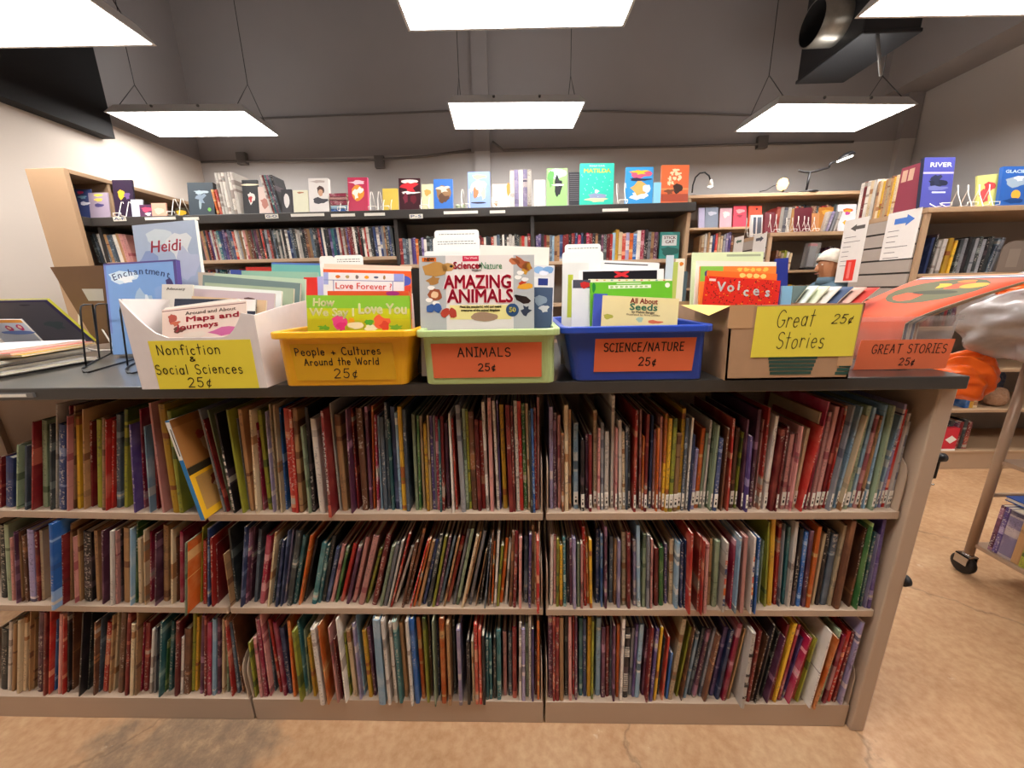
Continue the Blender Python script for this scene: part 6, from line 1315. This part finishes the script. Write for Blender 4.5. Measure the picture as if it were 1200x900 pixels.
for k, (c, nm) in enumerate((('40504c', 'dark green'), ('dce4d8', 'pale mint'), ('d8dcc0', 'pale olive'), ('e0d8d0', 'off white'), ('485878', 'steel blue'), ('d8a898', 'dusty pink'), ('c83c30', 'red edged'))):
    mag(.775+.0115*k, .825+.016*k, CT+.205-.0015*k, .33-.022*k, .42, .0025, c, '%s magazine leaning in the clear bin left of the golden disc one' % nm)

# ------------------------------------------------------------------ the person behind the slatted end
def person():
    px_ = on_y(972, 312, 2.36); rt = empty('person', (px_.x, 2.36, 0)); sk = mat('skin', 'b8805c', .55, noise=.06, nscale=40); 
    hx, hz = 0.0, px_.z
    J = {'pel': (.05, 0, .97), 'sp': (.045, 0, 1.06), 'ch': (.035, 0, 1.19), 'ct': (.03, 0, hz-.15), 'nk': (hx+.012, .0, hz-.105), 'hd0': (hx, 0, hz-.05), 'hd1': (hx+.004, 0, hz+.02), 'hd2': (hx+.008, 0, hz+.07),
         'sl': (.03, -.135, hz-.175), 'el': (.0, -.152, hz-.44), 'wl': (-.13, -.135, hz-.57), 'hl': (-.18, -.13, hz-.60), 'sr': (.03, .135, hz-.175), 'er': (.0, .152, hz-.44), 'wr': (-.12, .135, hz-.57), 'hr': (-.17, .13, hz-.60),
         'hpl': (.05, -.085, .86), 'kl': (.03, -.095, .49), 'al': (.06, -.1, .09), 'fl': (-.1, -.11, .035), 'hpr': (.05, .085, .86), 'kr': (.02, .095, .49), 'ar': (.06, .1, .09), 'fr': (-.1, .11, .035)}
    E = [('pel', 'sp'), ('sp', 'ch'), ('ch', 'ct'), ('ct', 'nk'), ('nk', 'hd0'), ('hd0', 'hd1'), ('hd1', 'hd2'), ('ct', 'sl'), ('sl', 'el'), ('el', 'wl'), ('wl', 'hl'), ('ct', 'sr'), ('sr', 'er'), ('er', 'wr'), ('wr', 'hr'), ('pel', 'hpl'), ('hpl', 'kl'), ('kl', 'al'), ('al', 'fl'), ('pel', 'hpr'), ('hpr', 'kr'), ('kr', 'ar'), ('ar', 'fr')]
    Rr = dict(pel=.125, sp=.125, ch=.135, ct=.10, nk=.055, hd0=.07, hd1=.092, hd2=.075, sl=.05, el=.043, wl=.028, hl=.03, sr=.05, er=.043, wr=.028, hr=.03, hpl=.085, kl=.058, al=.04, fl=.03, hpr=.085, kr=.058, ar=.04, fr=.03)
    J0 = dict(hem=(.05, 0, .85), top=(.05, 0, 1.04)); Rr.update(hem=.125, top=.09, nk=.052); Rc = dict(Rr); Rr.update(nk=.05, pel=.09, sp=.085, ch=.085, ct=.05, sl=.034, sr=.034, hpl=.06, hpr=.06, kl=.045, kr=.045, al=.033, ar=.033, el=.034, er=.034)
    ks = list(J)
    for s, sy in (('l', -1), ('r', 1)):           # five fingers each
        h = Vector(J['h'+s])
        for f, (dy, L) in enumerate(((-.024, .055), (-.008, .075), (.008, .08), (.024, .07), (-.036, .04))):
            a, b2 = 'f%s%da' % (s, f), 'f%s%db' % (s, f); d = Vector((-.8, 0, -.6)) if f < 4 else Vector((-.7, -.5, .3))
            J[a] = tuple(h+Vector((-.012, dy*.8, 0))+d*L*.45); J[b2] = tuple(h+Vector((-.012, dy, 0))+d*L+Vector((0, 0, -.015))); E += [('h'+s, a), (a, b2)]; Rr[a] = .0095; Rr[b2] = .008
    ks = list(J); me = bpy.data.meshes.new('body'); me.from_pydata([J[k] for k in ks], [(ks.index(a), ks.index(b)) for a, b in E], []); me.materials.append(sk)
    o = bpy.data.objects.new('body', me); C.objects.link(o); o.parent = rt
    o.modifiers.new('skin', 'SKIN')
    for i, k in enumerate(ks):
        v = me.skin_vertices[0].data[i]; v.radius = (Rr[k], Rr[k]); v.use_root = (k == 'pel')
    sb = o.modifiers.new('sub', 'SUBSURF'); sb.levels = 2; sb.render_levels = 2
    J.update(J0)
    # clothing: the same joints, a little fuller
    def wear(name, keys, m, extra):
        mm = bpy.data.meshes.new(name); mm.from_pydata([J[k] for k in keys], [(keys.index(a), keys.index(b)) for a, b in E+[('hem', 'sp'), ('top', 'pel')] if a in keys and b in keys], []); mm.materials.append(m)
        c = bpy.data.objects.new(name, mm); C.objects.link(c); c.parent = rt; c.modifiers.new('skin', 'SKIN')
        for i, k in enumerate(keys): v = mm.skin_vertices[0].data[i]; v.radius = (Rc[k]+extra, Rc[k]+extra); v.use_root = (i == 0)
        q = c.modifiers.new('sub', 'SUBSURF'); q.levels = 2; q.render_levels = 2; return c
    wear('denim_shirt', ['sp', 'hem', 'ch', 'ct', 'nk', 'sl', 'el', 'wl', 'sr', 'er', 'wr'], mat('denim', '5c7484', .8, noise=.3, nscale=30), .02)
    for sd in 'lr': wear('shoe', ['a'+sd, 'f'+sd], M('rubber'), .012)
    wear('trousers', ['pel', 'top', 'hpl', 'kl', 'al', 'hpr', 'kr', 'ar'], mat('trousers', '3a3a44', .85), .012)
    MB().lathe([(0, .12), (.05, .112), (.085, .08), (.1, .03), (.1, .0), (.094, .0), (.094, .03), (0, .1)], mat('hair_white', 'd8ccbc', .8, noise=.2, nscale=40, bump=.5), 24).build('hair', rt, (hx+.004, 0, hz+.015), (0, .35, 0))
    hp = [(.05, .05), (.085, .03), (.099, 0), (.099, -.05), (.085, -.085), (.066, -.10)]
    hg = MB(); hg.grid([[(r*math.cos(t), r*1.0*math.sin(t), z) for t in [math.radians(-98+196*k/14) for k in range(15)]] for r, z in hp], M('hair_grey') if 'hair_grey' in MATS else mat('hair_grey', '8c7c6c', .85, noise=.25, nscale=40, bump=.5))
    ho = hg.build('back_hair', rt, (hx+.008, 0, hz)); ho.modifiers.new('solid', 'SOLIDIFY').thickness = .012
    MB().lathe([(.07, -.03), (.085, -.025), (.075, .02), (.066, .025), (.066, .02), (.07, -.02)], M('denim') if 'denim' in MATS else mat('denim', '5c7484', .8, noise=.3, nscale=30), 20).build('shirt_collar', rt, (hx+.012, 0, hz-.11))
    for s in (-1, 1): MB().lathe([(0, .007), (.02, .006), (.032, 0), (.026, -.006), (0, -.004)], sk, 16, Matrix.Translation((hx-.0, s*.095, hz-.01)) @ Matrix.Rotation(-s*math.pi/2+s*.3, 4, 'X') @ Matrix.Diagonal((.7, 1.1, 1, 1))).build('ear', rt)
    f = MB(); f.lathe([(0, .03), (.012, .0), (.016, -.02), (0, -.026)], sk, 12, Matrix.Translation((hx-.098, 0, hz-.012)))
    f.build('nose', rt)
    for s in (-1, 1): MB().lathe([(0, .005), (.005, .003), (.0075, 0), (.005, -.003), (0, -.005)], M('ink_white'), 12, Matrix.Translation((hx-.0835, s*.03, hz+.012))).lathe([(0, .003), (.0035, 0), (0, -.003)], M('ink'), 8, Matrix.Translation((hx-.089, s*.03, hz+.012))).build('eye', rt)
    MB().box((-.004, -.022, -.004), (.004, .022, .004), cmat('8a4c40')).build('mouth', rt, (hx-.091, 0, hz-.058), bevel=.003)
    tag(rt, 'person in a blue denim shirt with pale hair, mostly behind the slatted end panel', 'person')
person()
# ------------------------------------------------------------------ labels of the shelved books
def label_books():
    ordn = lambda k: '%d%s' % (k, 'th' if 10 <= k % 100 <= 20 else {1: 'st', 2: 'nd', 3: 'rd'}.get(k % 10, 'th'))
    by = {}
    for b in ALLBOOKS: by.setdefault((b[5], b[6]), []).append(b)
    bayw = {'l': 'bay under magazine pile', 'm': 'bay under yellow bin', 'r': 'bay under blue bin'}
    seen = {}
    recs = []
    for (row, key), L in by.items():
        L.sort(key=lambda b: b[0].location.x)
        hs = sorted(b[3] for b in L); med = hs[len(hs)//2]
        for i, b in enumerate(L):
            size = ('thick ' if b[2] > .0125 else 'thin ' if b[2] < .0062 else '') or ('tall ' if b[3] > med*1.1 else 'short ' if b[3] < med*.88 else 'slim ')
            lft = PAL[L[i-1][1]][0] if i else None; rgt = PAL[L[i+1][1]][0] if i+1 < len(L) else None
            if lft and rgt: nb = 'between two %s ones' % lft if lft == rgt else 'between %s and %s ones' % (lft, rgt)
            else: nb = 'beside %s one at row end' % (lft or rgt)
            noun = 'library book' if b[9] else 'book'
            s = '%s%s %s %s, %s shelf, %s' % (size, PAL[b[1]][0], noun, nb, row, bayw[key])
            recs.append([b, s, i, len(L)])
            seen.setdefault(s, []).append(recs[-1])
    for s, g in seen.items():
        for b, s, i, n in g:
            if len(g) > 1:
                row, key = b[5], b[6]
                k, end = (i+1, 'left') if i < n/2 else (n-i, 'right')
                size, col = s.split(' ')[0], PAL[b[1]][0]
                s = '%s %s book, %s from %s end of %s shelf, %s' % (size, col, ordn(k), end, row, bayw[key])
            grp = {'top': 'books on the top shelf', 'middle': 'books on the middle shelf', 'bottom': 'books on the bottom shelf'}[b[5]] + {'l': ' of the bay under the magazines', 'm': ' of the bay under the yellow bin', 'r': ' of the bay under the blue bin'}[b[6]]
            tag(b[0], s, 'book', grp)
label_books()
def label_novels():
    seen = {}; by = {}
    for r in NOVELS: by.setdefault((r[4], r[5]), []).append(r)
    ordn = ['first', 'second', 'third', 'fourth', 'fifth', 'sixth', 'seventh', 'eighth', 'ninth', 'tenth', 'eleventh', 'twelfth']+['%dth' % k for k in range(13, 200)]
    recs = []
    for (wh, g), L in by.items():
        L.sort(key=lambda r: (r[0].location.x, -r[0].location.y, r[0].location.z))
        for i, r in enumerate(L):
            a = PAL[L[i-1][1]][0] if i else None; b = PAL[L[i+1][1]][0] if i+1 < len(L) else None
            s = ('%s book between %s and %s ones %s' % (PAL[r[1]][0], a, b, wh)) if a and b and a != b else ('%s book between two %s ones %s' % (PAL[r[1]][0], a, wh)) if a and b else '%s book at the %s end %s' % (PAL[r[1]][0], 'left' if i == 0 else 'right', wh)
            recs.append((r, s, i, len(L), wh, g)); seen[s] = seen.get(s, 0)+1
    for r, s, i, n, wh, g in recs:
        if seen[s] > 1:
            s = '%s book, %s from the %s %s' % (PAL[r[1]][0], ordn[i] if i < n/2 else ordn[n-1-i], 'left' if i < n/2 else 'right', wh)
        tag(r[0], s, 'book', g)
label_novels()
